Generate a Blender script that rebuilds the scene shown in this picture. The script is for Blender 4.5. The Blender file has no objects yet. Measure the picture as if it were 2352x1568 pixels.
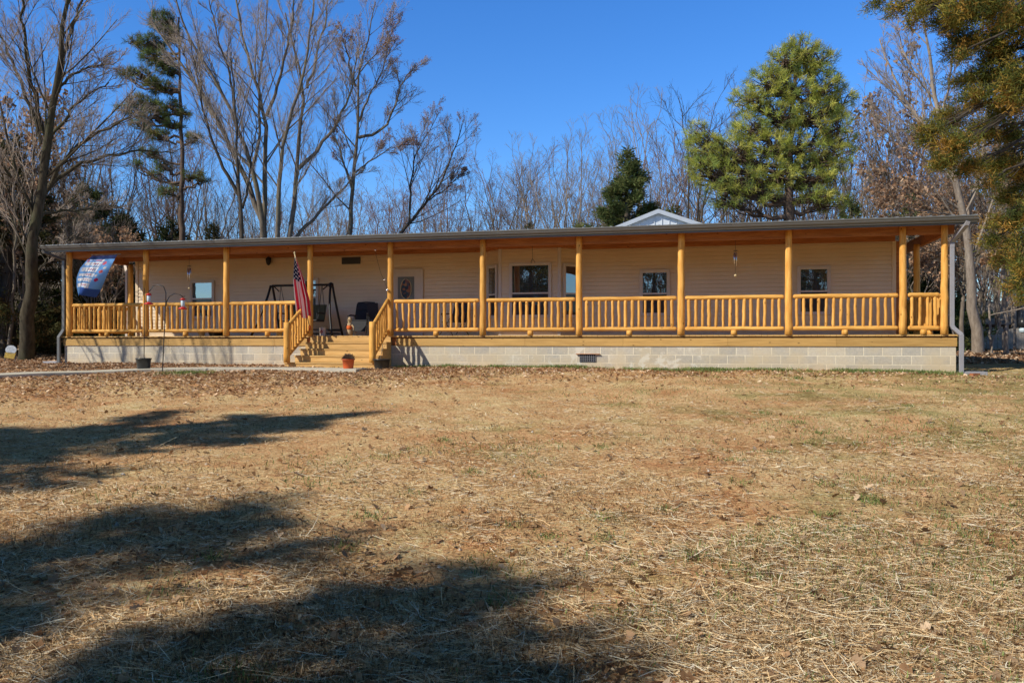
import bpy, math, random
import numpy as np
from mathutils import Vector, Matrix
random.seed(7); rng = np.random.default_rng(11)
sc = bpy.context.scene
col = sc.collection
PI = math.pi
# ---------------------------------------------------------------- frame of reference
TH = math.atan(0.241); S_, C_ = math.sin(TH), math.cos(TH)
D0 = 21.0 * C_                       # distance of the porch front from the camera, along its normal
EYE = 1.62; DECK = 1.81
FX = 1898.4
def H(t, d, z=0.0):                  # house frame: t along the porch, d into the house, z above the deck
    return Vector((t * C_ + (d + D0) * S_, -t * S_ + (d + D0) * C_, DECK + z))
def at(x, y, Y):                     # a measured point of the photograph placed at its depth Y
    return ((x - 1176.0) / FX * Y, Y, EYE + (787.2 - y) / FX * Y)

def ground_z(X, Y):
    X = np.asarray(X, float); Y = np.asarray(Y, float)
    z = np.interp(Y, [-60, 0, 2, 17, 19.5, 24, 30, 45, 90, 300], [-2.0, -.1, 0, .88, .965, 1.02, 1.1, 1.28, 2.2, 12.])
    left = np.clip((-X - 6) / 14, 0, 1); z = z + left * np.clip(Y - 29, 0, 120) * .045
    rt = np.clip((X - 14) / 14, 0, 1); z = z + rt * np.clip(Y - 50, 0, 120) * .02
    n = (np.sin(X * .9 + 1.3) * np.sin(Y * .7 + .4) * .018 + np.sin(X * 2.3 + Y * 1.1) * .008 + np.sin(X * 5.1 - Y * 4.3) * .005
         + np.sin(X * 1.7 - Y * 2.9 + 2) * .01)
    return z + n
def gz(X, Y): return float(ground_z(X, Y))

# ---------------------------------------------------------------- materials
def nm(name):
    m = bpy.data.materials.new(name); m.use_nodes = True
    nt = m.node_tree; b = nt.nodes['Principled BSDF']
    return m, nt, b
def N(nt, typ, **kw):
    n = nt.nodes.new(typ)
    for k, v in kw.items():
        if k.startswith('i_'): n.inputs[k[2:].replace('_', ' ')].default_value = v
        else: setattr(n, k, v)
    return n
def L(nt, a, b): nt.links.new(a, b)
def ramp(nt, fac, stops):
    r = N(nt, 'ShaderNodeValToRGB'); e = r.color_ramp.elements
    while len(e) < len(stops): e.new(.5)
    for i, (p, c) in enumerate(stops):
        e[i].position = p; e[i].color = (*c, 1) if len(c) == 3 else c
    L(nt, fac, r.inputs[0]); return r.outputs[0]
def coords(nt, scale=(1, 1, 1), kind='Object'):
    tc = N(nt, 'ShaderNodeTexCoord'); mp = N(nt, 'ShaderNodeMapping'); mp.inputs['Scale'].default_value = scale
    L(nt, tc.outputs[kind], mp.inputs[0]); return mp.outputs[0]
def noise(nt, vec, scale, detail=4, rough=.6, dist=0):
    n = N(nt, 'ShaderNodeTexNoise'); n.inputs['Scale'].default_value = scale; n.inputs['Detail'].default_value = detail
    n.inputs['Roughness'].default_value = rough; n.inputs['Distortion'].default_value = dist
    L(nt, vec, n.inputs['Vector']); return n.outputs['Fac']
def mix(nt, fac, a, b, mode='MIX'):
    m = N(nt, 'ShaderNodeMix', data_type='RGBA', blend_type=mode)
    for s, v in ((m.inputs[0], fac), (m.inputs[6], a), (m.inputs[7], b)):
        if isinstance(v, (int, float)): s.default_value = v
        elif isinstance(v, tuple): s.default_value = (*v, 1)
        else: L(nt, v, s)
    return m.outputs[2]
def bump(nt, b, h, strength=.3, dist=.02):
    n = N(nt, 'ShaderNodeBump'); n.inputs['Strength'].default_value = strength; n.inputs['Distance'].default_value = dist
    L(nt, h, n.inputs['Height']); L(nt, n.outputs[0], b.inputs['Normal'])
def simple(name, c, rough=.6, metal=0, var=.15, scale=6, spec=.3):
    m, nt, b = nm(name); v = coords(nt)
    f = noise(nt, v, scale, 5)
    c2 = tuple(x * (1 - var) for x in c); c3 = tuple(min(1, x * (1 + var)) for x in c)
    L(nt, ramp(nt, f, [(.3, c2), (.7, c3)]), b.inputs['Base Color'])
    b.inputs['Roughness'].default_value = rough; b.inputs['Metallic'].default_value = metal
    b.inputs['Specular IOR Level'].default_value = spec
    return m
def wood(name, c0, c1, stretch=(1, 1, 1), rough=.55, knots=True, sc_=3.0, spec=.3):
    m, nt, b = nm(name); v = coords(nt, stretch)
    f = noise(nt, v, sc_, 6, .62, .4)
    base = ramp(nt, f, [(.32, c0), (.66, c1)])
    oi = N(nt, 'ShaderNodeObjectInfo')
    jit = N(nt, 'ShaderNodeMapRange'); jit.inputs[3].default_value = .86; jit.inputs[4].default_value = 1.08
    L(nt, oi.outputs['Random'], jit.inputs[0])
    hs = N(nt, 'ShaderNodeHueSaturation'); L(nt, base, hs.inputs['Color']); L(nt, jit.outputs[0], hs.inputs['Value'])
    out = hs.outputs[0]
    if knots:
        v2 = coords(nt, tuple(1.6 if s > 3 else .8 for s in stretch))
        k = N(nt, 'ShaderNodeTexVoronoi'); k.inputs['Scale'].default_value = 4.3; L(nt, v2, k.inputs['Vector'])
        kf = ramp(nt, k.outputs['Distance'], [(.05, (1, 1, 1)), (.12, (0, 0, 0))])
        out = mix(nt, kf, out, tuple(x * .35 for x in c0))
    L(nt, out, b.inputs['Base Color']); b.inputs['Roughness'].default_value = rough
    b.inputs['Specular IOR Level'].default_value = spec
    bump(nt, b, f, .25, .01)
    return m
M = {}
M['log'] = wood('log_wood', (.56, .255, .045), (.82, .46, .125), (6, 6, .8), .6, spec=.15)
M['rail'] = wood('rail_wood', (.56, .26, .05), (.83, .48, .135), (.8, 6, 6), .6, spec=.15)
M['stairwood'] = wood('stair_wood', (.46, .27, .085), (.66, .42, .16), (.7, 5, 9), .6)
M['deckwood'] = wood('deck_wood', (.40, .235, .075), (.58, .36, .12), (.5, 6, 8), .65)
M['beam'] = wood('beam_wood', (.30, .105, .032), (.50, .20, .065), (.6, 6, 7), .65)
M['sheath'] = wood('sheathing_wood', (.33, .13, .045), (.50, .22, .08), (5, .7, 6), .7)
M['metal'] = simple('roof_metal', (.46, .49, .52), .42, .35, .06)
M['gutter'] = simple('gutter_metal', (.14, .142, .14), .42, .25, .08, 3)
M['gable'] = simple('gable_metal', (.56, .60, .64), .45, .2, .05)
M['white'] = simple('white_trim', (.54, .48, .42), .5, 0, .05, 4)
M['grey_trim'] = simple('grey_downspout', (.30, .30, .33), .4, .1, .06)
M['black'] = simple('black_metal', (.018, .018, .02), .45, 0, .2, 8)
M['blackcloth'] = simple('black_mesh_fabric', (.035, .037, .042), .8, 0, .2, 40)
M['dark'] = simple('dark_void', (.012, .012, .013), .9, 0, .1)
M['plastic_black'] = simple('black_plastic', (.025, .027, .03), .35, 0, .25, 6, .5)
M['terracotta'] = simple('orange_plastic', (.55, .10, .025), .5, 0, .12, 5)
M['concrete'] = simple('walk_concrete', (.56, .52, .43), .85, 0, .14, 3)
M['silver'] = simple('silver_tube', (.7, .7, .72), .25, .9, .05)
M['red'] = simple('red_plastic', (.55, .02, .015), .35, 0, .1, 5, .5)
M['brownwood'] = simple('weathered_wood', (.12, .095, .08), .85, 0, .4, 5)
M['shingle'] = simple('old_shingle', (.27, .24, .21), .9, 0, .35, 3)
M['olive'] = simple('olive_cushion', (.09, .085, .04), .85, 0, .2)
M['cream'] = simple('cream_wood', (.55, .45, .25), .6, 0, .1)
M['straw_doll'] = simple('straw_cloth', (.40, .30, .18), .8, 0, .4, 30)
M['orange'] = simple('orange_cloth', (.6, .12, .02), .7, 0, .3, 30)
M['paleblue'] = simple('pale_blue_paint', (.5, .62, .7), .6, 0, .15, 20)

def siding_mat():
    m, nt, b = nm('vinyl_siding'); v = coords(nt, (1, 1, 1))
    f = noise(nt, v, 1.2, 3); f2 = noise(nt, coords(nt, (.6, .6, 30)), 8, 3)
    a = ramp(nt, f, [(.3, (.66, .52, .335)), (.7, (.72, .575, .385))])
    L(nt, mix(nt, .12, a, ramp(nt, f2, [(.3, (.45, .38, .3)), (.7, (.75, .66, .52))])), b.inputs['Base Color'])
    b.inputs['Roughness'].default_value = .5; bump(nt, b, f2, .12, .004)
    return m
M['siding'] = siding_mat()

def block_mat():
    m, nt, b = nm('concrete_block')
    tc = N(nt, 'ShaderNodeTexCoord'); sp = N(nt, 'ShaderNodeSeparateXYZ'); L(nt, tc.outputs['Object'], sp.inputs[0])
    ad = N(nt, 'ShaderNodeMath', operation='ADD'); L(nt, sp.outputs[0], ad.inputs[0]); L(nt, sp.outputs[1], ad.inputs[1])
    z = N(nt, 'ShaderNodeMath', operation='ADD'); L(nt, sp.outputs[2], z.inputs[0]); z.inputs[1].default_value = .003 + .203 * 5 - .5782
    cb = N(nt, 'ShaderNodeCombineXYZ'); L(nt, ad.outputs[0], cb.inputs[0]); L(nt, z.outputs[0], cb.inputs[1])
    br = N(nt, 'ShaderNodeTexBrick'); L(nt, cb.outputs[0], br.inputs['Vector'])
    br.inputs['Scale'].default_value = 1; br.inputs['Brick Width'].default_value = .406; br.inputs['Row Height'].default_value = .203
    br.inputs['Mortar Size'].default_value = .009; br.inputs['Mortar Smooth'].default_value = .3; br.offset = .5
    br.inputs['Color1'].default_value = (.42, .41, .385, 1); br.inputs['Color2'].default_value = (.57, .54, .48, 1); br.inputs['Mortar'].default_value = (.80, .74, .61, 1)
    f = noise(nt, tc.outputs['Object'], 22, 6, .7); f2 = noise(nt, tc.outputs['Object'], 1.7, 4, .6)
    c = mix(nt, .5, br.outputs['Color'], ramp(nt, f, [(.3, (.28, .27, .25)), (.7, (.62, .58, .5))]), 'OVERLAY')
    c = mix(nt, ramp(nt, f2, [(.42, (0, 0, 0)), (.68, (.75, .75, .75))]), c, (.56, .48, .34))
    # splashed clay near the ground
    mr = N(nt, 'ShaderNodeMapRange'); L(nt, sp.outputs[2], mr.inputs[0]); mr.inputs[1].default_value = .42; mr.inputs[2].default_value = .05
    m2 = N(nt, 'ShaderNodeMath', operation='MULTIPLY'); L(nt, mr.outputs[0], m2.inputs[0]); L(nt, f2, m2.inputs[1])
    c = mix(nt, m2.outputs[0], c, (.56, .43, .27))
    # smeared white mortar patches right of the steps
    f3 = noise(nt, tc.outputs['Object'], 2.3, 6, .65, .6)
    w = N(nt, 'ShaderNodeMapRange'); L(nt, sp.outputs[0], w.inputs[0]); w.inputs[1].default_value = -8; w.inputs[2].default_value = -1.5; w.inputs[3].default_value = -.12; w.inputs[4].default_value = .06
    w2 = N(nt, 'ShaderNodeMapRange'); L(nt, sp.outputs[0], w2.inputs[0]); w2.inputs[1].default_value = -.2; w2.inputs[2].default_value = .5; w2.inputs[3].default_value = 0; w2.inputs[4].default_value = -.5
    w3 = N(nt, 'ShaderNodeMath', operation='ADD'); L(nt, w.outputs[0], w3.inputs[0]); L(nt, w2.outputs[0], w3.inputs[1])
    w4 = N(nt, 'ShaderNodeMath', operation='ADD'); L(nt, w3.outputs[0], w4.inputs[0]); L(nt, f3, w4.inputs[1])
    pm = ramp(nt, w4.outputs[0], [(.585, (0, 0, 0)), (.63, (.75, .75, .75))])
    c = mix(nt, pm, c, (.66, .62, .53))
    L(nt, c, b.inputs['Base Color']); b.inputs['Roughness'].default_value = .9; b.inputs['Specular IOR Level'].default_value = .15
    h = mix(nt, .5, br.outputs['Fac'], f)
    inv = N(nt, 'ShaderNodeMath', operation='SUBTRACT'); inv.inputs[0].default_value = 1
    bw = N(nt, 'ShaderNodeRGBToBW'); L(nt, h, bw.inputs[0]); L(nt, bw.outputs[0], inv.inputs[1])
    bump(nt, b, inv.outputs[0], .5, .012)
    return m
M['block'] = block_mat()

def glass_mat(name, tint, amt):
    m, nt, b = nm(name)
    v = coords(nt); f = noise(nt, v, 1.6, 2)
    b.inputs['Base Color'].default_value = (*tint, 1); b.inputs['Roughness'].default_value = .6
    g = N(nt, 'ShaderNodeBsdfGlossy'); g.inputs['Roughness'].default_value = .012; g.inputs['Color'].default_value = (.9, .95, 1, 1)
    bm = N(nt, 'ShaderNodeBump'); bm.inputs['Strength'].default_value = .06; bm.inputs['Distance'].default_value = .02; L(nt, f, bm.inputs['Height']); L(nt, bm.outputs[0], g.inputs['Normal'])
    mx = N(nt, 'ShaderNodeMixShader'); mx.inputs[0].default_value = amt
    L(nt, b.outputs[0], mx.inputs[1]); L(nt, g.outputs[0], mx.inputs[2])
    L(nt, mx.outputs[0], nt.nodes['Material Output'].inputs[0]); return m
M['glass'] = glass_mat('window_glass', (.012, .014, .012), .28)
M['screen'] = glass_mat('window_screen', (.012, .010, .014), .03)

def attr_mat(name, rough=.85, trans=0.0, spec=.1):
    m, nt, b = nm(name); a = N(nt, 'ShaderNodeAttribute', attribute_name='Col')
    L(nt, a.outputs['Color'], b.inputs['Base Color']); b.inputs['Roughness'].default_value = rough
    b.inputs['Specular IOR Level'].default_value = spec
    if trans:
        t = N(nt, 'ShaderNodeBsdfTranslucent'); L(nt, a.outputs['Color'], t.inputs['Color'])
        mx = N(nt, 'ShaderNodeMixShader'); mx.inputs[0].default_value = trans
        L(nt, b.outputs[0], mx.inputs[1]); L(nt, t.outputs[0], mx.inputs[2]); L(nt, mx.outputs[0], nt.nodes['Material Output'].inputs[0])
    return m
M['leaf'] = attr_mat('leaf_faces', .75, .42, .15)
M['litter'] = attr_mat('litter_faces', .85, .15, .12)
M['cloth'] = attr_mat('printed_cloth', .8, .2, .1)

def bark(name, c0, c1, moss=None):
    m, nt, b = nm(name); v = coords(nt, (3, 3, .7)); f = noise(nt, v, 3.5, 6, .7)
    c = ramp(nt, f, [(.3, c0), (.68, c1)])
    if moss:
        f2 = noise(nt, coords(nt), .8, 4)
        c = mix(nt, ramp(nt, f2, [(.5, (0, 0, 0)), (.7, (.7, .7, .7))]), c, moss)
    L(nt, c, b.inputs['Base Color']); b.inputs['Roughness'].default_value = .9; b.inputs['Specular IOR Level'].default_value = .1
    bump(nt, b, f, .6, .03); return m
M['bark_grey'] = bark('grey_bark', (.085, .07, .055), (.24, .20, .16), (.17, .165, .10))
M['bark_dark'] = bark('dark_bark', (.04, .034, .028), (.12, .10, .08))
M['bark_pale'] = bark('pale_bark', (.17, .135, .11), (.38, .32, .26))
M['bark_pine'] = bark('pine_bark', (.07, .05, .04), (.17, .12, .09))
M['bark_mossy_shaded'] = bark('mossy_shaded_bark', (.03, .026, .018), (.10, .085, .06), (.07, .08, .04))  # darkened to carry the shade on the big maple, with greenish moss patches
M['twig'] = bark('twig_bark', (.22, .175, .145), (.44, .37, .31))
M['bark_red'] = bark('budding_bark', (.14, .085, .07), (.30, .20, .17))

def ground_mat():
    m, nt, b = nm('lawn_soil'); tc = N(nt, 'ShaderNodeTexCoord'); v = tc.outputs['Object']
    f1 = noise(nt, v, .35, 5, .6); f2 = noise(nt, v, 3.0, 6, .7); f3 = noise(nt, v, 28, 6, .75)
    st = noise(nt, coords(nt, (14, 34, 14)), 1.0, 5, .7, .8)
    soil = ramp(nt, f2, [(.3, (.56, .32, .145)), (.7, (.82, .53, .28))])
    straw = ramp(nt, f3, [(.38, (.25, .15, .07)), (.5, (.66, .44, .22)), (.62, (.92, .74, .47))])
    c = mix(nt, ramp(nt, st, [(.40, (0, 0, 0)), (.58, (.9, .9, .9))]), soil, straw)
    sp = N(nt, 'ShaderNodeSeparateXYZ'); L(nt, v, sp.inputs[0])
    mr = N(nt, 'ShaderNodeMapRange'); L(nt, sp.outputs[0], mr.inputs[0]); mr.inputs[1].default_value = -3; mr.inputs[2].default_value = 9; mr.inputs[3].default_value = -.12; mr.inputs[4].default_value = .13
    ad = N(nt, 'ShaderNodeMath', operation='ADD'); L(nt, noise(nt, v, 1.1, 5, .65), ad.inputs[0]); L(nt, mr.outputs[0], ad.inputs[1])
    gm = ramp(nt, ad.outputs[0], [(.50, (0, 0, 0)), (.68, (.6, .6, .6))])
    c = mix(nt, gm, c, ramp(nt, f3, [(.35, (.09, .11, .03)), (.65, (.38, .40, .14))]))
    pch = noise(nt, v, .9, 4, .7, .5); c = mix(nt, .75, c, ramp(nt, pch, [(.34, (.33, .29, .25)), (.5, (.5, .49, .48)), (.66, (.68, .70, .72))]), 'OVERLAY')
    spk = noise(nt, coords(nt, (26, 40, 26)), 1.0, 7, .85); c = mix(nt, .9, c, ramp(nt, spk, [(.38, (.08, .07, .06)), (.47, (.48, .48, .48)), (.54, (.55, .55, .55)), (.64, (1, 1, 1))]), 'OVERLAY')
    # leaf covered floor of the woods, and by the walk on the left
    my = N(nt, 'ShaderNodeMapRange'); L(nt, sp.outputs[1], my.inputs[0]); my.inputs[1].default_value = 22; my.inputs[2].default_value = 27
    leaf = ramp(nt, noise(nt, v, 9, 6, .8), [(.34, (.03, .018, .01)), (.5, (.16, .085, .045)), (.68, (.42, .26, .16))])
    c = mix(nt, my.outputs[0], c, leaf)
    L(nt, c, b.inputs['Base Color']); b.inputs['Roughness'].default_value = .95; b.inputs['Specular IOR Level'].default_value = .08
    hh = mix(nt, .5, f3, st); bump(nt, b, hh, .9, .05)
    return m
M['ground'] = ground_mat()

# ---------------------------------------------------------------- object helpers
def tag(o, label=None, cat=None, group=None, kind=None):
    if label: o['label'] = label
    if cat: o['category'] = cat
    if group: o['group'] = group
    if kind: o['kind'] = kind
    return o
def empty(name, loc=(0, 0, 0), rz=0, label=None, cat=None, group=None):
    o = bpy.data.objects.new(name, None); col.objects.link(o); o.location = loc; o.rotation_euler = (0, 0, rz)
    o.empty_display_size = .2
    return tag(o, label, cat, group)
def link(name, me, mat, parent=None):
    o = bpy.data.objects.new(name, me); col.objects.link(o)
    if mat is not None and not me.materials: me.materials.append(mat)
    if parent: o.parent = parent
    return o
def np_mesh(name, parts, colors=None, smooth=False):
    """parts: list of (V(n,3), F(m,k)); colors: list of (n,3) per vertex"""
    V = np.concatenate([p[0].reshape(-1, 3) for p in parts]).astype(np.float32)
    me = bpy.data.meshes.new(name); me.vertices.add(len(V)); me.vertices.foreach_set('co', V.ravel())
    loops = []; starts = []; off = 0; lo = 0
    for v, f in parts:
        f = np.asarray(f); k = f.shape[1]
        loops.append((f + off).ravel()); starts.append(lo + np.arange(len(f)) * k); lo += f.size; off += len(v.reshape(-1, 3))
    loops = np.concatenate(loops).astype(np.int32); starts = np.concatenate(starts).astype(np.int32)
    me.loops.add(len(loops)); me.loops.foreach_set('vertex_index', loops)
    me.polygons.add(len(starts)); me.polygons.foreach_set('loop_start', starts)
    if colors is not None:
        c = np.concatenate([x.reshape(-1, 3) for x in colors]); c4 = np.ones((len(c), 4), np.float32); c4[:, :3] = c
        at_ = me.color_attributes.new('Col', 'FLOAT_COLOR', 'POINT'); at_.data.foreach_set('color', c4.ravel())
    me.update(calc_edges=True)
    if smooth: me.polygons.foreach_set('use_smooth', np.ones(len(starts), bool))
    return me
class MB:
    def __init__(s): s.v = []; s.f = []
    def add(s, vs, fs):
        o = len(s.v); s.v += [tuple(v) for v in vs]; s.f += [tuple(i + o for i in f) for f in fs]; return s
    def box(s, x0, x1, y0, y1, z0, z1):
        return s.add([(x0, y0, z0), (x1, y0, z0), (x1, y1, z0), (x0, y1, z0), (x0, y0, z1), (x1, y0, z1), (x1, y1, z1), (x0, y1, z1)],
                     [(0, 3, 2, 1), (4, 5, 6, 7), (0, 1, 5, 4), (1, 2, 6, 5), (2, 3, 7, 6), (3, 0, 4, 7)])
    def tube(s, pts, rad, n=10, cap=True):
        pts = [Vector(p) for p in pts]; k = len(pts)
        if not hasattr(rad, '__len__'): rad = [rad] * k
        vs = []; ref = None
        for i, p in enumerate(pts):
            t = (pts[min(i + 1, k - 1)] - pts[max(i - 1, 0)]).normalized()
            if ref is None: ref = Vector((0, 0, 1)) if abs(t.z) < .8 else Vector((1, 0, 0))
            a = t.cross(ref).normalized(); b = t.cross(a).normalized()
            for j in range(n):
                q = 2 * PI * j / n; vs.append(p + (a * math.cos(q) + b * math.sin(q)) * rad[i])
        fs = [(i * n + j, (i + 1) * n + j, (i + 1) * n + (j + 1) % n, i * n + (j + 1) % n) for i in range(k - 1) for j in range(n)]
        if cap: fs += [tuple(range(n)), tuple(reversed(range((k - 1) * n, k * n)))]
        return s.add(vs, fs)
    def lathe(s, c, prof, n=20, cap=True):
        vs = [(c[0] + r * math.cos(2 * PI * j / n), c[1] + r * math.sin(2 * PI * j / n), c[2] + z) for r, z in prof for j in range(n)]
        k = len(prof)
        fs = [(i * n + j, i * n + (j + 1) % n, (i + 1) * n + (j + 1) % n, (i + 1) * n + j) for i in range(k - 1) for j in range(n)]
        if cap: fs += [tuple(reversed(range(n))), tuple(range((k - 1) * n, k * n))]
        return s.add(vs, fs)
    def extrude_x(s, prof, x0, x1):       # closed profile of (y,z)
        n = len(prof); vs = [(x0, y, z) for y, z in prof] + [(x1, y, z) for y, z in prof]
        fs = [(i, (i + 1) % n, n + (i + 1) % n, n + i) for i in range(n)] + [tuple(reversed(range(n))), tuple(range(n, 2 * n))]
        return s.add(vs, fs)
    def build(s, name, mat, parent=None, off=(0, 0, 0), smooth=False, bevel=0, label=None):
        me = bpy.data.meshes.new(name); me.from_pydata([(x + off[0], y + off[1], z + off[2]) for x, y, z in s.v], [], s.f)
        import bmesh
        bm = bmesh.new(); bm.from_mesh(me); bmesh.ops.recalc_face_normals(bm, faces=bm.faces); bm.to_mesh(me); bm.free()
        if smooth:
            me.polygons.foreach_set('use_smooth', [len(p.vertices) < 6 for p in me.polygons])
        o = link(name, me, mat, parent)
        if bevel:
            b = o.modifiers.new('bevel', 'BEVEL'); b.width = bevel; b.segments = 2; b.limit_method = 'ANGLE'
        if label: o['label'] = label
        return o

# ================================================================ TERRAIN
def axis(segs):
    out = []
    for a, b, n in segs: out += list(np.linspace(a, b, n, endpoint=False))
    out.append(segs[-1][1]); return np.array(out)
xs = axis([(-700, -100, 20), (-100, -24, 40), (-24, 20, 260), (20, 100, 40), (100, 700, 20)])
ys = axis([(-300, -20, 20), (-20, 2, 30), (2, 24, 180), (24, 60, 60), (60, 140, 30), (140, 900, 25)])
XX, YY = np.meshgrid(xs, ys); ZZ = ground_z(XX, YY)
near = (YY > 1) & (YY < 22) & (np.abs(XX) < 18)
ZZ = ZZ + near * rng.normal(0, .006, ZZ.shape)
V = np.stack([XX, YY, ZZ], -1).reshape(-1, 3)
ny, nx = XX.shape; i = np.arange(ny - 1)[:, None] * nx + np.arange(nx - 1)[None]
F = np.stack([i, i + 1, i + nx + 1, i + nx], -1).reshape(-1, 4)
tag(link('ground', np_mesh('ground', [(V, F)], smooth=True), M['ground']), 'straw strewn clay lawn rising gently towards the house', 'ground', kind='structure')

# concrete walk
wk = [(-16, 15.4), (-13, 16.3), (-10.75, 17.25), (-9.9, 18.55), (-9.0, 19.25), (-7.5, 19.75), (-5.5, 20.0), (-3.6, 19.85)]
wk = [(-18, 14.6), (-14, 15.9), (-11.6, 16.9), (-10.4, 17.9), (-9.6, 18.7), (-8.4, 19.3), (-7.2, 19.6), (-5.6, 19.75), (-3.55, 19.55)]
mb = MB(); vs = []; 
for k_, (x, y) in enumerate(wk):
    a = Vector(wk[max(0, k_ - 1)]); b_ = Vector(wk[min(len(wk) - 1, k_ + 1)]); t_ = (b_ - a).normalized(); n_ = Vector((-t_.y, t_.x)) * .5
    z = gz(x, y)
    for sx, zz in ((-1, -.25), (-1, .045), (-.97, .055), (.97, .055), (1, .045), (1, -.25)):
        vs.append((x + n_.x * sx, y + n_.y * sx, z + zz))
fs = [(i * 6 + j, i * 6 + j + 1, i * 6 + 7 + j, i * 6 + 6 + j) for i in range(len(wk) - 1) for j in range(5)] + [(0, 1, 2, 3, 4, 5), tuple(len(vs) - 1 - q for q in range(6))]
mb.add(vs, fs); tag(mb.build('walkway', M['concrete']), 'curving pale concrete walk leading to the porch steps', 'path', kind='structure')

# ================================================================ HOUSE
GB = .86                                        # local z of the deck above the base
hb = H(0, 0, -GB)
house = empty('house', hb, -TH, 'long beige sided house with a full log post porch on a concrete block base', 'house')
def hbuild(mb, name, mat, parent=None, **k): return mb.build(name, mat, parent or house, off=(0, 0, GB), **k)
TL, TR = -18.41, 5.38                           # porch deck ends
WL, WR, WD = -17.79, 4.54, 2.4                  # front wall
WB = 10.6
# foundation, three courses of block and a footing course in the ground
for nm_, a in (('foundation_wall', (TL + .02, TR - .02, .03, .25)),):
    mb = MB(); mb.box(TL + .02, TR - .02, .03, .22, -1.25, -.268)
    mb.box(TL + .02, TL + .22, .22, WB, -1.25, -.268); mb.box(TR - .22, TR - .02, .22, WB, -1.25, -.268)
    hbuild(mb, 'foundation_wall', M['block'])
# skirt board in lengths with joints
js = [TL, -14.9, -11.6, -10.62]; 
js2 = [-8.05, -4.585, -2.108, .379, 2.834, TR]
for a, b_ in list(zip(js[:-1], js[1:])) + list(zip(js2[:-1], js2[1:])):
    mb = MB(); mb.box(a + .002, b_ - .002, 0, .035, -.27, -.075 + random.uniform(-.002, .002)); hbuild(mb, 'skirt_board', M['deckwood'], bevel=.003)
for xa, xb in ((TR - .035, TR + .001), (TL - .001, TL + .035)): mb = MB(); mb.box(xa, xb, .036, 5.2, -.27, -.075); hbuild(mb, 'skirt_board', M['deckwood'])
# deck boards, laid across (running into the house)
mb = MB(); t = TL - .03; 
while t < TR + .02:
    t2 = min(t + .139, TR + .03); yb = WD if t2 < WR + .1 else 5.2
    mb.box(t, t2 - .006, -.035 + random.uniform(-.004, .004), yb, -.038, random.uniform(-.002, .001)); t = t2
hbuild(mb, 'porch_deck', M['stairwood'])
mb = MB(); mb.box(TL + .05, TR - .05, .06, WD, -.25, -.045); hbuild(mb, 'joist_frame', M['beam'])

# ---- siding walls
def siding(mb, p0, p1, z0, z1, e=.107):
    p0 = Vector((*p0, 0)); p1 = Vector((*p1, 0)); u = (p1 - p0).normalized(); n = Vector((u.y, -u.x, 0))
    z = z0
    while z < z1 - 1e-4:
        zz = min(z + e, z1); o0 = n * .016; o1 = n * .002; of = n * .0
        a = p0 + o0; b = p1 + o0; c = p1 + o1; d = p0 + o1
        i0 = p0 - n * .012; i1 = p1 - n * .012; zg = zz - .013
        mb.add([(a.x, a.y, z), (b.x, b.y, z), (c.x, c.y, zg), (d.x, d.y, zg), (i0.x, i0.y, z), (i1.x, i1.y, z), (i0.x, i0.y, zg), (i1.x, i1.y, zg), (i0.x, i0.y, zz), (i1.x, i1.y, zz)],
               [(0, 1, 2, 3), (4, 5, 1, 0), (3, 2, 7, 6), (6, 7, 9, 8)]); z = zz
mb = MB()
BF = WD - .45
BP = [(-6.25, WD), (-5.73, BF), (-4.05, BF), (-3.53, WD)]
siding(mb, (WL, WD), (-6.25, WD), 0, 2.42); siding(mb, (-3.53, WD), (WR, WD), 0, 2.42)
for a, b_ in zip(BP[:-1], BP[1:]): siding(mb, a, b_, 0, 2.42)
siding(mb, (WR, WD), (WR, WB), -.27, 2.6); siding(mb, (WL, WB), (WL, WD), -.27, 2.6); siding(mb, (WR, WB), (WL, WB), -.9, 2.6)
mb_sid = mb
me_o = MB(); me_o.v = mb.v; me_o.f = mb.f
hm = bpy.data.meshes.new('wall'); hm.from_pydata([(x, y, z + GB) for x, y, z in mb.v], [], mb.f); link('wall', hm, M['siding'], house)
# solid core behind the siding so no light leaks through
mb = MB(); mb.box(WL + .03, WR - .03, WD + .02, WB - .03, -.04, 2.9)
mb.add([(-6.2, WD + .02, -.04), (-5.71, BF + .03, -.04), (-4.07, BF + .03, -.04), (-3.58, WD + .02, -.04), (-6.2, WD + .02, 2.5), (-5.71, BF + .03, 2.5), (-4.07, BF + .03, 2.5), (-3.58, WD + .02, 2.5)],
       [(0, 1, 5, 4), (1, 2, 6, 5), (2, 3, 7, 6), (4, 5, 6, 7)])
hbuild(mb, 'wall_core', M['dark'])
# corner trims
for (x, y) in [(WL, WD), (WR, WD), (-5.73, BF), (-4.05, BF)]:
    mb = MB(); mb.box(x - .045, x + .045, y - .028, y + .05, 0, 2.42); hbuild(mb, 'corner_trim', M['siding'] if x in (WL, WR) else M['white'])
for (x, y) in [(-6.25, WD), (-3.53, WD)]:
    mb = MB(); mb.box(x - .02, x + .02, y - .025, y + .02, 0, 2.42); hbuild(mb, 'corner_trim', M['siding'])

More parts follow.
